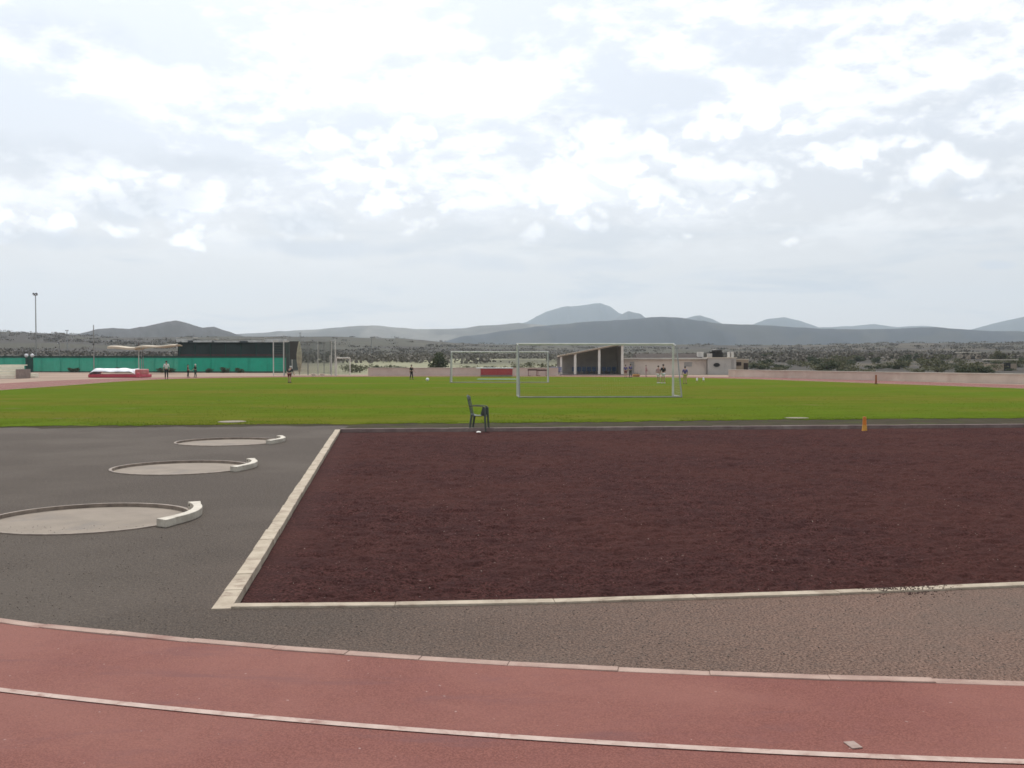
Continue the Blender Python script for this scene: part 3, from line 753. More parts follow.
person(289.5, 382.8, 1.27, R(165), 'child with white cap, dark top and bare legs before the throwing cage', 'tgrey', 'tred', cap='twhite', trousers=False, arm=(.1, .14), bend=.35).scale = (1.25, 1.15, 1.0)
person(411.5, 379.4, 1.28, R(60), 'child all in black standing on the lawn near the white ball', 'tblack', 'tblack', stride=.12, arm=(-.06, .1))
person(625.6, 377.8, 1.24, R(170), 'child in violet blue top and red shorts beside the shelter columns', 'tpurple', 'tred', trousers=False)
person(630.4, 377.6, 1.30, R(210), 'child in violet blue top and dark trousers beside the shelter columns', 'tpurple', 'tgrey')
person(646, 376.4, 1.15, R(100), 'child in pale pink clothes by the long pinkish wall', 'tpink', 'tpink')
person(658.3, 383.2, 1.28, R(150), 'child in pale pink top and white shorts inside the near goal', 'tpink', 'twhite', trousers=False, shoes='twhite')
person(663.2, 383.4, 1.38, R(200), 'child in black top and white shorts inside the near goal', 'tblack', 'twhite', trousers=False, shoes='twhite')
person(685, 384.0, 1.24, R(180), 'child in violet top and yellow shorts behind the goal net', 'tpurple', 'tyellow', trousers=False)

def ball(px, py, r, label):
    p = gp(px, py); mb = MB(); mb.sphere((0, 0, r), r, 16, 10); o = mb.build('ball', M['whitevinyl'], smooth=True); o.location = (p.x, p.y, .012); tag(o, label, 'ball')
ball(427.5, 381.2, .13, 'white ball lying on the lawn by the farther goal')
for px, py, lab in ((697, 382.6, 'small white marker cone nearest the goal net'), (703.5, 382.2, 'small white marker cone right of its twin')):
    cone(px, py, .36, .10, lab, M['whitevinyl'], M['tyellow'], 0, group='white cones on the lawn')
for px, lab in ((313.5, 'white tub at the foot of the cage net, left one'), (322, 'white tub at the foot of the cage net, right one')):
    p = gp(px, 376.2); t = empty('tub', p, 0, lab, 'tub', 'white tubs by the cage'); mb = MB(); mb.lathe([(.19, 0), (.26, .24), (.28, .24), (.28, .27), (.24, .27), (.18, .03), (0.01, .03)], n=16, cap=False); mb.build('bowl', M['steps'], t)
p = gp(636, 376.8); t = empty('sports_bag', p, .1, 'orange sports bag on the ground between two groups of children', 'bag')
mb = MB(); mb.box((0, 0, .14), (.72, .3, .28)); mb.build('holdall', M['bag'], t, bevel=.09, seg=3)
for s in (-1, 1): mb = MB(); mb.path([(-.15, s * .08, .27), (-.1, s * .08, .38), (.1, s * .08, .38), (.15, s * .08, .27)], .012); mb.build('strap', M['bolt'], t)

# ------------------------------------------------------------------ far left: bleacher, gate pillars, fence, crash mat, canopy, masts, shed
Yf = 128.0
fx0, fx1 = (-90 - CX) * Yf / F, (286 - CX) * Yf / F
t = empty('shade_cloth_fence', ((fx0 + fx1) / 2, Yf, 0), 0, 'long green shade cloth fence behind the track', 'fence')
L = fx1 - fx0; mb = MB(); nseg = 96
pts = []
for k in range(nseg + 1):
    x = -L / 2 + L * k / nseg; s = .10 * math.sin(k * 2.1) * math.sin(k * .63)
    pts.append((x, s))
for k in range(nseg):
    (x0, s0), (x1, s1) = pts[k], pts[k + 1]; mb.add([(x0, s0, .25), (x1, s1, .25), (x1, s1 * .2, 1.98), (x0, s0 * .2, 1.98)], [(0, 1, 2, 3)])
mb.build('cloth', M['fence'], t)
for z0, z1, nm in ((1.985, 2.22, 'top_band'), (-.02, .245, 'base_band')):
    mb = MB(); mb.box((0, .02, (z0 + z1) / 2), (L, .05, z1 - z0)); mb.build(nm, M['fencedark'], t)
n = 20
for k in range(n + 1):
    x = -L / 2 + L * k / n; mb = MB(); mb.tube((x, .12, 0), (x, .12, 2.3), .04, .04, 8); mb.build('post', M['fencedark'], t)

# dark shed behind the fence
Ys = 142.0
x0, x1 = (178 - CX) * Ys / F, (289 - CX) * Ys / F
t = empty('long_shed', ((x0 + x1) / 2, Ys + 3, 0), 0, 'long dark green shed rising behind the green fence', 'shed')
L = x1 - x0
mb = MB(); mb.box((0, 0, 2.05), (L, 6, 4.1)); mb.build('wall', M['shed'], t)
mb = MB(); mb.box((0, -.05, 4.17), (L + .4, 6.5, .12)); mb.build('roof', M['shed'], t)
mb = MB(); mb.box((0, -3.03, 2.35), (L - .3, .05, .35)); mb.build('trim_board', M['shedtrim'], t)
for k in range(8): mb = MB(); mb.box((-L / 2 + .3 + (L - .6) * k / 7, -3.04, 2.0), (.10, .06, 4.0)); mb.build('batten', M['fencedark'], t)

# pale rooftops and low houses far behind the shed
def house(px, py_top, Y, w, h, d, label, m='white', grp='pale houses beyond the fence', rz=0.0, pitched=False):
    top = at(px, py_top, Y); g = float(terrain_h(top.x, Y)); h = max(.9, top.z - g)
    t = empty('house', (top.x, Y, g), rz, label, 'house', grp)
    mb = MB(); mb.box((0, 0, h / 2 - .5), (w, d, h + 1)); mb.build('wall', M[m], t)
    mb = MB()
    if pitched: mb.add([(-w / 2 - .2, -d / 2 - .3, h), (w / 2 + .2, -d / 2 - .3, h), (w / 2 + .2, d / 2 + .3, h), (-w / 2 - .2, d / 2 + .3, h), (-w / 2 - .2, 0, h + 1.2), (w / 2 + .2, 0, h + 1.2)], [(3, 2, 1, 0), (0, 1, 5, 4), (2, 3, 4, 5), (0, 4, 3), (1, 2, 5)]); mb.build('roof', M['roof'], t)
    else: mb.box((0, 0, h + .56), (w + .3, d + .3, .1)); mb.build('roof', M['coping'], t)
    for k in range(max(1, int(w / 3.2))):
        x = -w / 2 + (k + .5) * w / max(1, int(w / 3.2)); mb = MB(); mb.box((x, -d / 2 - .01, h * .55), (.9, .06, 1.1)); mb.build('window', M['dark'], t)
    return t
for px, py, w, lab in ((187, 339, 7, 'low pale house on the rise, left end of its row above the shed'), (203, 340.5, 11, 'low pale house on the rise above the shed, beside the leftmost'),
                       (232, 341.0, 15, 'longest low pale house on the rise above the shed'), (252, 340.2, 9, 'low pale house between the longest house and the cage'), (276, 339, 8, 'low pale house on the rise behind the cage poles')):
    house(px, py, 420, w, 2.4, 6, lab, 'white')
house(118, 340.5, 520, 9, 2.4, 6, 'pale flat roofed house alone below the left hill', 'greywall')

# floodlight mast and far lamp posts
def mast(px, py_top, Y, label, r=.075, heads=2, grp='lamp masts'):
    p = at(px, py_top, Y); g = float(terrain_h(p.x, Y)); h = p.z - g
    t = empty('floodlight_mast', (p.x, Y, g), 0, label, 'lamp mast', grp)
    mb = MB(); mb.tube((0, 0, -.3), (0, 0, h - .1), r * 1.25, r * .75, 10); mb.build('pole', M['dullsteel'], t)
    mb = MB(); mb.box((0, 0, h - .16), (.62 * r / .09, .1, .1)); mb.build('crossarm', M['dullsteel'], t)
    for k in range(heads):
        x = (-.22 + .44 * k / max(1, heads - 1)) * r / .09
        hd = MB(); hd.box((x, -.12, h), (.26 * r / .09, .3, .2), rx=R(-25)); h_ = hd.build('lamp_head', M['bolt'], t, bevel=.03)
        mb = MB(); mb.box((x, -.285, h - .07), (.19 * r / .09, .02, .14), rx=R(-25)); mb.build('lens', M['lamp'], h_)
mast(35.5, 294, 135, 'tall grey floodlight mast behind the green fence at far left')
mast(67, 330.5, 330, 'faint distant lamp mast just right of the tall floodlight mast', .12, 2)
mast(371.5, 337.5, 300, 'distant lamp mast standing in the pale field left of the dark tree', .12, 2)
mast(300, 333, 420, 'distant lamp mast peeping over the throwing cage', .13, 2)
mast(59.5, 343, 190, 'short thin lamp mast behind the green fence', .06, 1)

# bleacher steps at the left edge
p = gp(6, 378.6); Yb = p.y
t = empty('bleacher', (p.x, Yb + 1.2, 0), 0, 'pale stepped bleacher at the left edge before the green fence', 'bleacher')
sc_ = Yb / F
for k in range(4):
    z1 = .32 * (k + 1); w = (10 * sc_ * 2)
    mb = MB(); mb.box((-1.6, -.9 + .6 * k, z1 - .06), (w + 3.0, .58, .09)); mb.build('bench', M['steps'], t, bevel=.01)
    mb = MB(); mb.box((-1.6, -1.15 + .6 * k, z1 - .215), (w + 2.9, .04, .21)); mb.build('riser', M['steps'], t)
mb = MB(); mb.prism([(w / 2 - .02, -1.2), (w / 2 + .18, -1.2), (w / 2 + .18, 1.2), (w / 2 - .02, 1.2)], 0, .85); mb.build('end_wall', M['stepend'], t)
for px, wd, hh_, lab in ((28, .62, .42, 'pale low concrete step beside the bleacher end'),):
    q = gp(px, 377.6); mb = MB(); mb.box((0, 0, hh_ / 2), (1.1, .8, hh_)); mb.box((.0, -.6, hh_ / 4), (1.5, .4, hh_ / 2)); o = mb.build('concrete_step', M['steps'], bevel=.02); o.location = (q.x, q.y + .6, 0); tag(o, lab, 'step')
# gate with two lamp globes
Yg = 126.5; g0 = at(29.5, 372, Yg)
t = empty('fence_gate', (g0.x, Yg, 0), 0, 'dark green gate with two white globe lamps in the fence line', 'gate')
mb = MB(); mb.box((0, 0, 1.0), (.72, .08, 1.9)); mb.build('leaf', M['fencedark'], t)
for s in (-1, 1):
    mb = MB(); mb.box((s * .38 * 1.0, 0, 1.02), (.16, .2, 2.04)); pl = mb.build('pillar', M['fencedark'], t, bevel=.02)
    mb = MB(); mb.sphere((s * .38, 0, 2.27), .23, 14, 10); mb.build('globe_lamp', M['lamp'], pl, smooth=True)

# pole vault landing mat with standards
p = gp(115, 377.6); W = 54 * p.y / F
t = empty('landing_mat', p, R(-2), 'big white topped landing mat with crimson sides beside the track', 'landing mat')
mb = MB(); mb.box((0, 1.2, .16), (W, 2.6, .32)); mb.build('base_cushion', M['crimson'], t, bevel=.08, seg=3)
n_ = 40; P = np.zeros((n_, 16, 3))
for i in range(n_):
    for j in range(16):
        u, v = i / (n_ - 1), j / 15; e = min(1, min(u, 1 - u) * 9) ** .5 * min(1, min(v, 1 - v) * 5 + .25) ** .5
        P[i, j] = (-W / 2 + .1 + (W * .86) * u, -.14 + 2.6 * v, .322 + .60 * e * (.88 + .09 * math.sin(u * 9) * math.sin(u * 4 + v * 3) + .04 * math.sin(u * 23)))
link('top_cover', grid_mesh('top_cover', P), M['whitevinyl'], t)
mb = MB(); mb.box((W / 2 - .32, .9, .56), (.62, 2.0, .5)); mb.build('front_bolster', M['pinkred'], t, bevel=.12, seg=3)
mb = MB(); mb.box((W / 2 - .2, -.3, .24), (.4, .4, .48), taper=.7); mb.build('front_pad', M['crimson'], t, bevel=.08)
def standard(px, py_t, Y, lab, r):
    q = at(px, py_t, Y); t = empty('vault_standard', (q.x, Y, 0), 0, lab, 'vault standard', 'uprights around the landing mat')
    mb = MB(); mb.box((0, 0, .06), (.5, .9, .12)); mb.build('base', M['dullsteel'], t, bevel=.02)
    mb = MB(); mb.tube((0, 0, .12), (0, 0, q.z), r, r * .8, 8); mb.build('upright', M['dullsteel'], t)
    mb = MB(); mb.box((0, -.06, q.z * .62), (.12, .16, .2)); mb.build('slider', M['bolt'], t)
standard(93.5, 325, 104, 'tall grey upright rising behind the left end of the landing mat', .06)
standard(141.3, 346.5, 104, 'short grey upright behind the right end of the landing mat', .045)

# beige canopy
Yc = 122.0; c0 = at(138.7, 350, Yc)
t = empty('shade_canopy', (c0.x, Yc, 0), 0, 'sagging beige shade canopy on a single post above the landing mat', 'canopy')
xl, xr = (112 - 138.7) * Yc / F, (178.5 - 138.7) * Yc / F; zc = at(0, 348, Yc).z
n_ = 36; P = np.zeros((n_, 8, 3)); Q = P.copy()
for i in range(n_):
    for j in range(8):
        u = i / (n_ - 1); x = xl + (xr - xl) * u; v = j / 7
        lift = .22 * (u if x > 0 else 0) * 1.4 + (.16 * (1 - u * 2.3) if x < 0 else 0) + .05 * math.sin(u * 15)
        th = .27 * (1 - .6 * u)
        P[i, j] = (x, -1.4 + 2.8 * v, zc + lift + .12 * math.sin(v * 3.14)); Q[i, j] = P[i, j] - np.array((0, 0, th * (1 if 0 < j < 7 else 1)))
mb = MB(); nn = n_ * 8
idx = lambda i, j: i * 8 + j
fs = [(idx(i, j), idx(i + 1, j), idx(i + 1, j + 1), idx(i, j + 1)) for i in range(n_ - 1) for j in range(7)]
fs += [tuple(nn + a for a in f[::-1]) for f in fs]
for i in range(n_ - 1):
    for j in (0, 7): fs.append((idx(i, j), idx(i + 1, j), nn + idx(i + 1, j), nn + idx(i, j)))
for j in range(7):
    for i in (0, n_ - 1): fs.append((idx(i, j), idx(i, j + 1), nn + idx(i, j + 1), nn + idx(i, j)))
mb.add([tuple(p) for p in P.reshape(-1, 3)] + [tuple(p) for p in Q.reshape(-1, 3)], fs); mb.build('canopy', M['sail'], t)
mb = MB(); mb.tube((0, 0, 0), (0, 0, zc - .1), .07, .06, 8); mb.build('post', M['whitesteel'], t)
mb = MB(); mb.tube((.32, .6, 0), (.32, .6, zc - .1), .04, .04, 8); mb.build('brace_post', M['dullsteel'], t)
mb = MB(); mb.tube((0, 0, zc + .1), (0, 0, zc + .75), .05, .02, 8); mb.build('finial', M['shedtrim'], t)

# ------------------------------------------------------------------ throwing cage
Yk = 107.0; zT = at(0, 340.5, Yk).z; X = lambda px: (px - CX) * Yk / F
kc = (X(273.5) + X(336)) / 2
t = empty('throwing_cage', (kc, Yk, 0), 0, 'tall hammer throwing cage of pale poles with dark green netting', 'cage')
poles = [(X(273.5), 0, 'whitesteel', .055), (X(279), 2.5, 'dullsteel', .05), (X(281.5), 1.0, 'whitesteel', .045), (X(286), 3.0, 'whitesteel', .05), (X(300), 4.2, 'dullsteel', .05), (X(310), 4.4, 'whitesteel', .045), (X(316.5), 4.3, 'dullsteel', .04), (X(323.5), 4.0, 'palecol', .05), (X(328.5), 1.8, 'whitesteel', .055), (X(335.3), 0, 'whitesteel', .06)]
for k, (x, dy, m_, r_) in enumerate(poles):
    mb = MB(); hh_ = zT - (1.55 if k == 7 else 0) + (.1 if k == 9 else 0); mb.tube((x - kc, dy, 0), (x - kc, dy, hh_), r_, r_, 8); po = mb.build('pole', M[m_], t)
    if k in (0, 2): mb = MB(); mb.box((x - kc + .25, dy, hh_ - .08), (.55, .14, .16)); mb.build('bracket', M['whitesteel'], po)
loop = [poles[k] for k in (0, 1, 3, 4, 5, 6, 7, 8, 9)]
def netting(mb, a, b, z0, z1, sp, r_):
    a, b = Vector(a), Vector(b); n = int((b - a).length / sp)
    for k in range(n + 1): p = a.lerp(b, k / n); mb.tube((p.x, p.y, z0), (p.x, p.y, z1), r_, r_, 3, False)
    for k in range(int((z1 - z0) / sp) + 1): z = z0 + k * sp; mb.tube((a.x, a.y, z), (b.x, b.y, z), r_, r_, 3, False)
mb = MB()
for a, b in zip(loop, loop[1:]): netting(mb, (a[0] - kc, a[1], 0), (b[0] - kc, b[1], 0), .15, zT - .05, .072 if abs(b[1] - a[1]) < 1.5 else .26, .0085)
mb.build('net', M['cagenet'], t)
mb = MB(); mb.path([(a[0] - kc, a[1], zT - .03) for a in loop], .035, 6); mb.build('top_cable', M['dullsteel'], t)
zb = [(0.03, .1), (.10, .5), (.22, 1.1), (.30, 1.8), (.29, 2.4), (.2, 3.0), (.12, 3.4), (.04, zT - .1)]
mb = MB(); mb.lathe([(r * (1 + .0), z) for r, z in zb], c=(X(300) - kc, -.3, 0), n=14); mb.build('gathered_net', M['bundle'], t, smooth=True)
# dark panel in the cage mouth
mb = MB(); mb.box((X(292.5) - kc, 1.2, 1.75 + 1.0), (1.05, .06, 2.0)); mb.build('dark_panel', M['bolt'], t)
# white frame right of the cage
Yw = 110.0; a = at(336.5, 358, Yw); b = at(350, 358, Yw)
t = empty('gate_frame', ((a.x + b.x) / 2, Yw, 0), 0, 'pale tubular frame standing right beside the throwing cage', 'frame')
hw = (b.x - a.x) / 2
for s in (-1, 1): mb = MB(); mb.tube((s * hw, 0, 0), (s * hw, 0, a.z), .055, .055, 8); mb.build('upright', M['palecol'], t)
mb = MB(); mb.tube((-hw, 0, a.z), (hw, 0, a.z), .06, .06, 8); mb.build('top_bar', M['palecol'], t)
mb = MB(); netting(mb, (-hw, .03, 0), (hw, .03, 0), .1, a.z - .05, .09, .006); mb.build('net', M['cagenet'], t)

# ------------------------------------------------------------------ perimeter walls
def wall(name, pts, h, label, m='wall', th=.28):
    P = [Vector((p[0], p[1])) for p in pts]; c = P[len(P) // 2]
    t = empty(name, (c.x, c.y, 0), 0, label, 'wall', 'low pinkish walls around the track')
    a, b, cc, d = MB(), MB(), MB(), MB()
    for p, q in zip(P, P[1:]):
        mid = (p + q) / 2 - c; L = (q - p).length; rz = math.atan2((q - p).y, (q - p).x)
        a.box((mid.x, mid.y, h / 2 - .1), (L + .02, th, h + .2), rz); b.box((mid.x, mid.y, h + .035), (L + .04, th + .1, .07), rz)
    a.build('masonry', M[m], t); b.build('coping', M['coping'], t)
    return t
wall('perimeter_wall', [(55, 40), (46, 53), (36.3, 70), (30, 83), (25.2, 94.5), (22.2, 101.5)], .66, 'low pinkish wall along the right side of the track')
wall('perimeter_wall', [(5.0, 108), (-6, 108.4), (-15.6, 108)], .80, 'low pinkish wall behind the farther goal, left of the shelter')

# red crash mat box
Ym = 101.5; a = at(480.5, 375, Ym); b = at(512.5, 375, Ym)
t = empty('crash_mat', ((a.x + b.x) / 2, Ym, 0), 0, 'long red crash mat box with white top behind the farther goal', 'crash mat')
W = b.x - a.x
mb = MB(); mb.box((0, .7, .50), (W, 1.4, .66)); mb.build('cushion', M['red'], t, bevel=.04)
mb = MB(); mb.box((-.2, .7, .87), (W + .5, 1.5, .07)); mb.build('top_sheet', M['whitevinyl'], t, bevel=.02)
mb = MB(); mb.box((0, .7, .085), (W * 1.0, 1.45, .17)); mb.build('pallet', M['stepend'], t)
p = gp(497, 379.6); mb = MB(); mb.box((0, 0, .02), (3.4, 3.6, .035)); o = mb.build('ground_sheet', M['greenvinyl'], bevel=.005); o.location = (p.x, p.y, .012); tag(o, 'flat green ground sheet on the grass before the red crash mat', 'ground sheet')

# ------------------------------------------------------------------ shelter with columns
Yh = 112.0; X = lambda px: (px - CX) * Yh / F; Zt = lambda py: at(512, py, Yh).z
t = empty('open_shelter', (X(592), Yh, 0), 0, 'open shelter with rising roof on pale columns and dark inside', 'shelter')
ox = X(592); xl, xr = X(559) - ox, X(623.5) - ox
def roofz(x): return 2.05 + (Zt(344.3) - 2.05) * ((x - xl) / (xr - xl)) ** 1.0
mb = MB(); d0, d1 = -.5, 5.2
mb.add([(xl, d0, roofz(xl)), (xr + .15, d0, roofz(xr)), (xr + .15, d1, roofz(xr)), (xl, d1, roofz(xl)), (xl, d0, roofz(xl) + .16), (xr + .15, d0, roofz(xr) + .16), (xr + .15, d1, roofz(xr) + .16), (xl, d1, roofz(xl) + .16)], [(3, 2, 1, 0), (4, 5, 6, 7), (0, 1, 5, 4), (1, 2, 6, 5), (2, 3, 7, 6), (3, 0, 4, 7)])
mb.build('roof', M['beige'], t)
mb = MB(); mb.add([(xl, 5.0, 0), (xr, 5.0, 0), (xr, 5.0, roofz(xr) - .01), (xl, 5.0, roofz(xl) - .01), (xl, 5.18, 0), (xr, 5.18, 0), (xr, 5.18, roofz(xr) - .01), (xl, 5.18, roofz(xl) - .01)], [(0, 1, 2, 3), (5, 4, 7, 6), (0, 3, 7, 4), (1, 5, 6, 2), (3, 2, 6, 7), (0, 4, 5, 1)]); mb.build('back_wall', M['inner'], t)
mb = MB(); mb.box((xr - .1, 2.4, (roofz(xr) - .2) / 2), (.18, 5.1, roofz(xr) - .2)); mb.build('end_wall', M['inner'], t)
for px in (561, 575, 599, 622):
    x = X(px) - ox; mb = MB(); mb.box((x, -.2, roofz(x) / 2 - .01), (.26 if px > 561 else .2, .26, roofz(x) - .02)); mb.build('column', M['palecol'], t, bevel=.01)
for k in range(9):
    x = xl + 1.9 + k * .58; mb = MB(); mb.box((x, 3.2, .42), (.46, .42, .06)); mb.box((x, 3.42, .66), (.46, .06, .5)); mb.box((x, 3.25, .2), (.08, .3, .4)); mb.build('seat', M['blue'], t, bevel=.015)
mb = MB(); mb.box(((xl + xr) / 2, 2.2, .05), (xr - xl, 5.4, .1)); mb.build('floor_slab', M['stepend'], t)
# low bench with pale blue front left of the shelter
p = at(556, 375, 109.5); t = empty('team_bench', (p.x, 109.2, 0), 0, 'low pale blue team bench beside the left end of the shelter', 'bench')
mb = MB(); mb.box((0, 0, .45), (1.25, .4, .07)); mb.build('seat', M['tpurple'], t, bevel=.01)
mb = MB(); mb.box((0, .22, .74), (1.25, .06, .42)); mb.build('backrest', mat('pale_blue_paint', (.22, .23, .33), rough=.6), t, bevel=.01)
for s in (-1, 1): mb = MB(); mb.box((s * .52, 0, .2), (.08, .36, .41)); mb.build('leg', M['dullsteel'], t)
for px, hh_, lab in ((532.5, .66, 'red hurdle behind the goal, left of its twin'), (542, .62, 'red hurdle behind the goal, right of its twin')):
    p = at(px, 375, 105.5); t = empty('hurdle', (p.x, 105.5, 0), .5, lab, 'hurdle', 'red hurdles by the shelter')
    mb = MB(); mb.box((0, 0, hh_), (1.15, .05, .16)); mb.build('top_rail', M['shedtrim'], t)
    for s in (-1, 1): mb = MB(); mb.tube((s * .5, 0, .04), (s * .5, 0, hh_ - .08), .03, .03, 6); mb.tube((s * .5, -.5, .03), (s * .5, .05, .03), .03, .03, 6); mb.build('leg', M['tred'], t)

# ------------------------------------------------------------------ long building and house on the right
Yl = 116.0; X = lambda px: (px - CX) * Yl / F; Zt = lambda py: at(512, py, Yl).z
x0, x1 = X(624.5), X(706.5); t = empty('long_building', ((x0 + x1) / 2, Yl, 0), 0, 'long low pinkish building with white fascia and dark roof', 'building')
L = x1 - x0; h = Zt(359.3)
mb = MB(); mb.box((0, 3, h / 2), (L, 6, h)); mb.build('wall', mat('dusky_pink_render', (.66, .565, .49), (.58, .49, .425), .5, .95, stain=(.23, .18, .16), sscale=.3), t)
mb = MB(); mb.box((0, 2.9, h + .09), (L + .2, 6.5, .16)); mb.build('fascia', M['white'], t)
mb = MB(); zz = h + .18; w = L * .80; o_ = L * .06
mb.add([(-w / 2 + o_, .4, zz), (w / 2 + o_, .4, zz), (w / 2 + o_, 5.8, zz), (-w / 2 + o_, 5.8, zz), (-w / 2 + o_, 3, zz + .5), (w / 2 + o_, 3, zz + .5)], [(3, 2, 1, 0), (0, 1, 5, 4), (2, 3, 4, 5), (0, 4, 3), (1, 2, 5)]); mb.build('roof', M['roof'], t)
mb = MB(); mb.box((X(702) - (x0 + x1) / 2, 1.2, h + .5), (.66, .7, .72)); mb.build('chimney', M['white'], t, bevel=.02)
for px, wd, hh_, nm in ((632, .5, 1.5, 'door'), (688, .9, .5, 'window')):
    mb = MB(); mb.box((X(px) - (x0 + x1) / 2, -.01, hh_ / 2 if nm == 'door' else 1.2), (wd, .06, hh_)); mb.build(nm, M['inner'], t)
x0, x1 = X(706.8), X(735); h = Zt(358.2); t = empty('flat_roofed_house', ((x0 + x1) / 2, Yl - .6, 0), 0, 'grey white flat roofed house with one dark window beside the long building', 'house')
L = x1 - x0; cx = (x0 + x1) / 2
mb = MB(); mb.box((0, 3, h / 2), (L, 6, h)); mb.build('wall', M['greywall'], t)
mb = MB(); mb.box((0, 3, h + .05), (L + .16, 6.16, .1)); mb.build('parapet', M['coping'], t)
mb = MB(); n = 20; pr = [(X(715.5) - cx + .38 * math.cos(k * 2 * math.pi / n), 1.12 + .24 * math.sin(k * 2 * math.pi / n)) for k in range(n)]
mb.add([(x, -.05, z) for x, z in pr] + [(x, .02, z) for x, z in pr], [tuple(range(n))] + [(k, (k + 1) % n, n + (k + 1) % n, n + k) for k in range(n)]); wdw = mb.build('window', M['dark'], t)
mb = MB()
for k in range(n):
    a0, a1 = k * 2 * math.pi / n, (k + 1) * 2 * math.pi / n
    mb.tube((X(715.5) - cx + .42 * math.cos(a0), -.04, 1.12 + .28 * math.sin(a0)), (X(715.5) - cx + .42 * math.cos(a1), -.04, 1.12 + .28 * math.sin(a1)), .04, .04, 5)
mb.build('frame', M['greywall'], wdw)
mb = MB(); mb.box((X(731.5) - cx, -.02, .95), (.28, .08, 1.7)); mb.build('door', M['inner'], t)
mb = MB(); mb.box((X(718.5) - cx, 2.6, h + .40), (1.5, 1.6, .62)); mb.lathe([(.62, 0), (.62, .3), (.4, .42), (.1, .46)], c=(X(719.5) - cx, 2.2, h + .65), n=16); mb.build('water_tank', M['dark'], t)
mb = MB(); mb.box((X(711) - cx, 1.5, h + .33), (.5, .6, .46)); mb.build('roof_box', M['greywall'], t)
for px in (728.7, 732.3): mb = MB(); mb.box((X(px) - cx, .6, h + .42), (.24, .4, .64)); mb.build('chimney', M['white'], t, bevel=.015)
x0, x1 = X(735.3), X(749.5); h = Zt(359.6); t = empty('annex', ((x0 + x1) / 2, Yl + .6, 0), 0, 'beige annex with a brown window right of the grey white house', 'annex')
L = x1 - x0; cx = (x0 + x1) / 2
mb = MB(); mb.box((0, 2.5, h / 2), (L, 5, h)); mb.build('wall', M['beige'], t)
mb = MB(); mb.box((0, 2.5, h + .04), (L + .1, 5.1, .08)); mb.build('roof', M['coping'], t)
mb = MB(); mb.box((X(739.3) - cx, -.02, 1.25), (.72, .07, .42)); mb.build('window', M['roof'], t)
mb = MB(); mb.box((X(747) - cx, -.02, .95), (.5, .07, .8)); mb.build('door', M['roof'], t)

# ------------------------------------------------------------------ vegetation
def foliage(n, rad, h, seed, leaf=.16, lumps=7):
    r_ = np.random.default_rng(seed)
    cs = np.stack([r_.uniform(-.6, .6, lumps) * rad, r_.uniform(-.6, .6, lumps) * rad, r_.uniform(.12, .66, lumps) * h], -1); cr = r_.uniform(.3, .55, lumps)
    k = r_.integers(0, lumps, n); d = r_.normal(size=(n, 3)); d /= np.linalg.norm(d, axis=1)[:, None]
    rad_ = (r_.random(n) ** .45)[:, None]
    p = cs[k] + d * rad_ * cr[k][:, None] * np.array([rad, rad, h * .55]); p[:, 2] = np.maximum(p[:, 2], .03)
    a = r_.normal(size=(n, 3)); a /= np.linalg.norm(a, axis=1)[:, None]; b = np.cross(a, r_.normal(size=(n, 3))); b /= np.linalg.norm(b, axis=1)[:, None]
    s = (leaf * r_.uniform(.5, 1.3, n))[:, None]
    V = np.stack([p - a * s, p + b * s * .5, p + a * s, p - b * s * .5], 1).reshape(-1, 3)
    return np_mesh('crown', V, np.arange(n * 4), 4)
def plant(name, seed, rad, h, m, label, cat, grp, n=420, leaf=.16, trunk=0.0):
    t = empty(name, (0, 0, 0), 0, label, cat, grp)
    me = foliage(n, rad, h - trunk * .6, seed, leaf); cr = link('crown', me, M[m], t); cr.location = (0, 0, trunk * .6)
    mb = MB(); mb.tube((0, 0, -.2), (.03, 0, max(trunk, .3) * 1.3), .07 + .03 * h, .05, 7)
    for k in range(4):
        a = k * 1.6 + seed; mb.tube((.03, 0, max(trunk, .3)), (math.cos(a) * rad * .5, math.sin(a) * rad * .5, h * .62), .045 + .01 * h, .015, 6)
    mb.build('trunk', M['bark'], t)
    return t
G1 = 'scrub bushes behind the low right hand wall'
protos = [plant('bush', 3, 1.5, 1.7, 'leafdark', 'dark green scrub bush in the belt behind the low right wall', 'bush', G1),
          plant('bush', 4, 1.9, 2.0, 'leafolive', 'olive green scrub bush in the belt behind the low right wall', 'bush', G1),
          plant('bush', 5, 1.2, 1.3, 'leafdark', 'dark green scrub bush in the belt behind the low right wall', 'bush', G1, n=320)]
first = [True] * 3
def put(k, px, Y, s, sz=1.0, label=None, grp=None):
    x = (px - CX) * Y / F; loc = (x, Y, float(terrain_h(x, Y)) - .05)
    if first[k] and label is None: first[k] = False; o = protos[k]; o.location = loc; o.scale = (s, s, s * sz)
    else: o = copy_tree(protos[k], loc, rnd.uniform(0, 6.28), (s, s, s * sz), label, grp)
    return o
for i in range(130):
    px = 752 + 300 * ((i * .618034) % 1); Y = 118 + 150 * rnd.random() ** 1.2
    put(i % 3, px, Y, rnd.uniform(.65, 1.35), rnd.uniform(.45, .9))
G2 = 'bushes in the pale field behind the low wall'
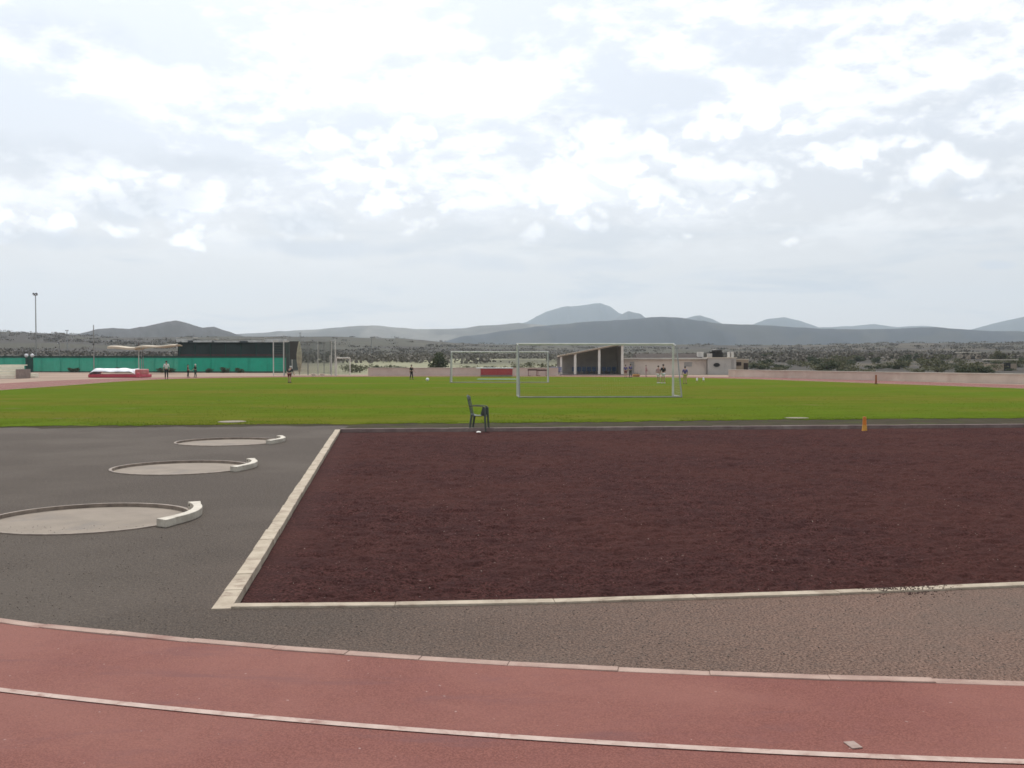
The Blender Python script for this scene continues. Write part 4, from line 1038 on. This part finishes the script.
for px, Y, k, s, z in ((378, 128, 0, .9, .75), (384, 130, 1, .8, .8), (395, 127, 0, 1.05, .62), (403, 128, 0, .95, .62), (412, 129, 0, .9, .5), (422, 128, 2, .9, .6), (446, 126, 2, 1.0, .6), (455, 125, 0, .9, .55), (463, 127, 0, .9, .55), (352, 128, 1, .9, .7), (360, 130, 1, 1, .7),
                       (490, 130, 0, .8, .8), (498, 131, 1, .7, .8), (517, 126, 0, .85, .8), (524, 124, 1, .9, 1.0), (530, 127, 0, .7, .8), (549, 125, 1, .8, 1.0), (431, 127, 0, .9, .55), (469, 133, 1, .8, .7)):
    put(k, px, Y, s, z, {0: 'dark green bush in the pale field behind the far low wall', 1: 'olive green bush in the pale field behind the far low wall', 2: 'small dark bush in the pale field behind the far low wall'}[k], G2)
G3 = 'shrubs along the green fence'
for px, Y, s, lab in ((72, 126.6, .62, 'dark shrub against the fence left of the landing mat'), (77.5, 126.8, .6, 'dark shrub against the fence close to the landing mat'), (116, 126.6, .66, 'dark shrub against the fence above the landing mat centre'), (131, 126.5, .5, 'small dark shrub against the fence by the canopy post'),
                      (162, 126.6, .62, 'dark shrub against the fence behind the person in white'), (170, 126.6, .6, 'dark shrub against the fence just right of the person in white'), (208, 126.6, .6, 'dark shrub against the fence right of the two small people'), (224, 126.4, .75, 'tallest dark shrub against the fence below the shed'), (240, 126.6, .66, 'dark shrub against the fence near the cage')):
    o = put(0, px, Y, s * .8, .95, lab, G3)
tr = plant('small_tree', 21, 1.4, 3.4, 'leafdark', 'dark rounded tree standing alone behind the low wall, left of the goals', 'tree', None, n=900, leaf=.17, trunk=.7)
x = (437 - CX) * 124 / F; tr.location = (x, 124, float(terrain_h(x, 124)) - .25)
tr = plant('small_tree', 25, 1.6, 3.4, 'leafolive', 'olive tree standing above the scrub behind the right hand wall', 'tree', None, n=800, leaf=.2, trunk=.6)
x = (1000 - CX) * 190 / F; tr.location = (x, 190, float(terrain_h(x, 190)) - .2)
# small far houses in the scrub at right
house(928, 353, 300, 5.5, 2.6, 5, 'small pale house in the scrub at right, nearest the middle', 'white', 'far houses in the scrub')
house(968, 357.5, 230, 3.4, 2.0, 5, 'low beige house in the scrub behind the right hand wall', 'beige', 'far houses in the scrub')
house(1000, 366.5, 138, 2.6, 1.6, 4, 'low tan hut half hidden by the right hand wall', 'beige', 'far houses in the scrub')
# far scrub: one mass
n = 5200
pxs = nrg.uniform(-60, 1090, n); Ys_ = 200 + 620 * nrg.random(n) ** 1.1
xs_ = (pxs - CX) * Ys_ / F
dens = fbm(xs_ / 45, Ys_ / 45, 4, 33); k_ = (dens > .50) & (nrg.random(n) < np.clip(1.5 - Ys_ / 520, .12, 1)); xs_, Ys_ = xs_[k_], Ys_[k_]
zs = terrain_h(xs_, Ys_); n = len(xs_)
q = 34
cen = np.stack([xs_, Ys_, zs], -1)[:, None, :] + nrg.normal(size=(n, q, 3)) * np.array([1.5, 1.3, .26]) * nrg.uniform(.5, 1.5, n)[:, None, None] + np.array([0, 0, .6])
cen = cen.reshape(-1, 3); a = nrg.normal(size=cen.shape); a /= np.linalg.norm(a, axis=1)[:, None]; b = np.cross(a, nrg.normal(size=cen.shape)); b /= np.linalg.norm(b, axis=1)[:, None]
s = nrg.uniform(.2, .42, len(cen))[:, None]
V = np.stack([cen - a * s, cen + b * s, cen + a * s, cen - b * s], 1).reshape(-1, 3)
tag(link('far_scrub', np_mesh('far_scrub', V, np.arange(len(V)), 4), mat('far_scrub_leaves', (.125, .11, .086), (.145, .125, .10), .02, .95)), 'far low scrub covering the slopes below the hills', 'scrub', kind='stuff')

# ------------------------------------------------------------------ air
HZ = 6100.0
mb = MB(); mb.box((0, 0, (420 - 30) / 2), (HZ * 2, HZ * 2, 420 + 30))
m = bpy.data.materials.new('haze_air'); m.use_nodes = True; m.node_tree.nodes.clear(); t = NT(m.node_tree)
pv = t.node('ShaderNodeVolumePrincipled'); pv.inputs['Color'].default_value = (.74, .86, .98, 1); pv.inputs['Density'].default_value = 1.58e-4; pv.inputs['Anisotropy'].default_value = .25
t.put(t.node('ShaderNodeOutputMaterial').inputs['Volume'], pv.outputs[0])
tag(mb.build('haze', m), 'pale blue haze over the far hills', 'haze', kind='stuff')

# ------------------------------------------------------------------ sky, sun
SEL, SAZ = R(50), R(-16)
w = bpy.data.worlds.new('World'); S.world = w; w.use_nodes = True
t = NT(w.node_tree); w.node_tree.nodes.clear()
sky = t.node('ShaderNodeTexSky', sky_type='NISHITA'); sky.sun_disc = False; sky.sun_elevation = SEL; sky.sun_rotation = SAZ; sky.air_density = 1.0; sky.dust_density = 2.0; sky.ozone_density = 1.0
tc = t.node('ShaderNodeTexCoord').outputs['Generated']
nm = t.node('ShaderNodeVectorMath', operation='NORMALIZE'); t.put(nm.inputs[0], tc); D = nm.outputs[0]
sp = t.node('ShaderNodeSeparateXYZ'); t.put(sp.inputs[0], D); dx, dy, dz = sp.outputs
hyp = t.math('SQRT', t.math('ADD', t.math('MULTIPLY', dx, dx), t.math('MULTIPLY', dy, dy)))
te = t.math('DIVIDE', dz, t.math('MAXIMUM', hyp, .05))
azn = t.math('MULTIPLY', t.math('ARCTAN2', dx, dy), 9.95); ten = t.math('MULTIPLY', te, 9.95)
def uv(px, py):
    a = math.atan((px - CX) / F); return a * 9.95, (HOR - py) / F * math.cos(a) * 9.95
CUM = [  # px, py, rx, ry, strength : the cumulus heaps of this sky
    (620, 168, 95, 40, 1.), (560, 185, 80, 40, .9), (690, 190, 75, 33, 1.), (600, 140, 40, 26, .9), (735, 130, 70, 26, .9), (650, 205, 90, 26, .8), (480, 160, 70, 26, .5),
    (940, 165, 85, 26, .9), (985, 180, 55, 22, .8), (880, 160, 70, 22, .7), (900, 115, 90, 34, .6), (1010, 110, 60, 40, .6),
    (893, 225, 34, 9, .7), (790, 245, 26, 9, .45), (680, 240, 40, 9, .5), (800, 228, 18, 7, .4),
    (135, 195, 75, 30, .9), (60, 215, 80, 26, .8), (210, 195, 60, 28, .7), (20, 205, 50, 24, .6), (350, 160, 90, 36, .7), (320, 215, 110, 26, .6), (440, 205, 90, 30, .7), (500, 225, 70, 20, .5), (230, 230, 60, 20, .5), (400, 130, 60, 40, .5),
    (590, 265, 60, 8, -.0)]
SHADE = [  # grey undersides
    (140, 203, 46, 15, .95), (60, 236, 60, 10, .6), (300, 218, 34, 12, .8), (325, 246, 70, 10, .8), (470, 262, 70, 8, .6), (710, 190, 46, 12, .9), (625, 163, 60, 9, .6), (985, 184, 36, 9, 1.), (915, 112, 34, 12, .7), (840, 92, 60, 9, .5),
    (590, 262, 60, 7, .5), (560, 232, 60, 8, .35), (990, 268, 16, 5, .8), (905, 182, 30, 6, .5), (540, 126, 50, 14, .45), (40, 150, 90, 20, .5), (200, 168, 70, 9, .5), (700, 280, 90, 6, .35), (60, 40, 90, 20, .4), (400, 60, 60, 12, .3)]
def dirvec(off, sq):
    cb = t.node('ShaderNodeCombineXYZ'); t.put(cb.inputs[0], dx); t.put(cb.inputs[1], dy)
    t.put(cb.inputs[2], t.math('MULTIPLY', t.math('ADD', dz, off * .1), sq)); return cb.outputs[0]
def heaps(lst, U, Vv, hard):
    E = None
    for px, py, rx, ry, st in lst:
        if st <= 0: continue
        u0, v0 = uv(px, py)
        a = t.math('MULTIPLY', t.math('SUBTRACT', U, u0), 100 / rx); b = t.math('MULTIPLY', t.math('SUBTRACT', Vv, v0), 100 / ry)
        e = t.math('MULTIPLY', t.math('SUBTRACT', 1.6, t.math('ADD', t.math('MULTIPLY', a, a), t.math('MULTIPLY', b, b))), st)
        E = e if E is None else t.math('MAXIMUM', E, e)
    return t.math('MAXIMUM', E, -1.5)
def density(off):
    """cloud density at this direction, sampled a little higher by off (units of 100 px of arc)"""
    P1, P2 = dirvec(off, 1.35), dirvec(off, 2.2)
    n1 = t.noise(P2, 8.0, 6, .58, .1); n0 = t.noise(P2, 3.3, 4, .55)
    nd = t.noise(P1, 7.0, 3, .5, 0, 1)
    sd = t.node('ShaderNodeSeparateColor'); t.put(sd.inputs[0], nd)
    tv = t.math('ADD', ten, off)
    U = t.math('ADD', azn, t.math('MULTIPLY', t.math('SUBTRACT', sd.outputs[0], .5), 1.0))
    Vv = t.math('ADD', tv, t.math('MULTIPLY', t.math('SUBTRACT', sd.outputs[1], .5), .5))
    puff = None
    for sc_, wt in ((10.0, 2.2), (23.0, 1.2), (50., .6)):
        p_ = t.math('MULTIPLY', t.math('SUBTRACT', t.math('ABSOLUTE', t.math('SUBTRACT', t.noise(P1, sc_, 1, .4), .5)), .12), wt * 2)
        puff = p_ if puff is None else t.math('ADD', puff, p_)
    fine = t.noise(P1, 24.0, 5, .6)
    E = heaps(CUM, U, Vv, 1)
    Ec = t.math('ADD', t.math('ADD', E, puff), t.math('MULTIPLY', t.math('SUBTRACT', fine, .5), 2.1))
    C = t.rng(Ec, .25, 1.35)
    band = t.rng(tv, .7, 1.9)
    strat = t.math('MULTIPLY', t.rng(t.math('ADD', t.math('MULTIPLY', n1, .6), t.math('MULTIPLY', n0, .4)), .46, .60, 0, .8), band)
    return t.math('MAXIMUM', strat, C), U, Vv, fine
(D0, U0, V0, fine0), (D1, _u, _v, _f) = density(0.0), density(.10)
lit = t.rng(t.math('SUBTRACT', D0, D1), -.30, .12, 0, 1)
SHD = t.rng(t.math('ADD', heaps(SHADE, U0, V0, 1), t.math('MULTIPLY', t.math('SUBTRACT', fine0, .5), 1.8)), -.2, 1.5, 0, 1)
sund = (math.sin(SAZ) * math.cos(SEL), math.cos(SAZ) * math.cos(SEL), math.sin(SEL))
dt = t.node('ShaderNodeVectorMath', operation='DOT_PRODUCT'); t.put(dt.inputs[0], D); dt.inputs[1].default_value = sund
glow = t.math('POWER', t.math('MAXIMUM', dt.outputs['Value'], 0.0), 5.0)
bright = t.math('ADD', 1.02, t.math('MULTIPLY', glow, .62))
vm = lambda col, f: (lambda n: (t.put(n.inputs[0], col), t.put(n.inputs['Scale'], f), n.outputs[0])[-1])(t.node('ShaderNodeVectorMath', operation='SCALE'))
# thin veil over the blue sky, thicker and greyer low down
veil = t.mix(t.rng(ten, .1, 2.6), (.83, .80, .765, 1), (.755, .80, .865, 1))
clear = vm(sky.outputs[0], .10)
lowstreak = t.noise((lambda cb: (t.put(cb.inputs[0], dx), t.put(cb.inputs[1], dy), t.put(cb.inputs[2], t.math('MULTIPLY', dz, 5.5)), cb.outputs[0])[-1])(t.node('ShaderNodeCombineXYZ')), 5.0, 6, .55, .3)
veil = t.mix(t.math('MULTIPLY', t.rng(lowstreak, .50, .66, 0, .8), t.rng(ten, 2.0, .6)), veil, (.60, .64, .69, 1))
air = t.mix(.90, clear, vm(veil, bright))
cloud = t.mix(t.math('ADD', t.math('MULTIPLY', lit, .75), .25), (.79, .82, .87, 1), (1.14, 1.14, 1.13, 1))
final = t.mix(D0, air, vm(cloud, t.math('ADD', 1.10, t.math('MULTIPLY', glow, .70))))
final = t.mix(t.math('MULTIPLY', SHD, .62), final, vm(t.node('ShaderNodeRGB').outputs[0], 1.0))
for n_ in w.node_tree.nodes:
    if n_.type == 'RGB': n_.outputs[0].default_value = (.70, .75, .82, 1)
bg = t.node('ShaderNodeBackground'); t.put(bg.inputs[0], final); bg.inputs[1].default_value = 1.0
t.put(t.node('ShaderNodeOutputWorld').inputs[0], bg.outputs[0])
w.cycles.sampling_method = 'MANUAL'; w.cycles.sample_map_resolution = 512

sun = bpy.data.lights.new('sun', 'SUN'); sun.energy = 2.8; sun.angle = R(2.0); sun.color = (1, .95, .88)
so = bpy.data.objects.new('sun', sun); COL.objects.link(so); so.rotation_euler = Vector(sund).to_track_quat('Z', 'Y').to_euler()

# ------------------------------------------------------------------ camera, render
cam = bpy.data.cameras.new('camera'); cam.sensor_width = 36; cam.lens = 36 * F / 1024; cam.clip_end = 40000; cam.clip_start = .05
co = bpy.data.objects.new('camera', cam); COL.objects.link(co); co.location = (0, 0, CAMH); co.rotation_euler = (math.pi / 2 - PITCH, 0, 0)
S.camera = co
S.render.engine = 'CYCLES'
S.cycles.use_denoising = True
try: S.cycles.denoiser = 'OPENIMAGEDENOISE'
except Exception: pass
S.cycles.max_bounces = 6; S.cycles.diffuse_bounces = 3; S.cycles.glossy_bounces = 2; S.cycles.transparent_max_bounces = 12; S.cycles.volume_bounces = 1
S.cycles.use_adaptive_sampling = False
S.cycles.filter_width = 1.6
S.view_settings.view_transform = 'Standard'; S.view_settings.look = 'None'; S.view_settings.exposure = 0.0; S.view_settings.gamma = 1.0
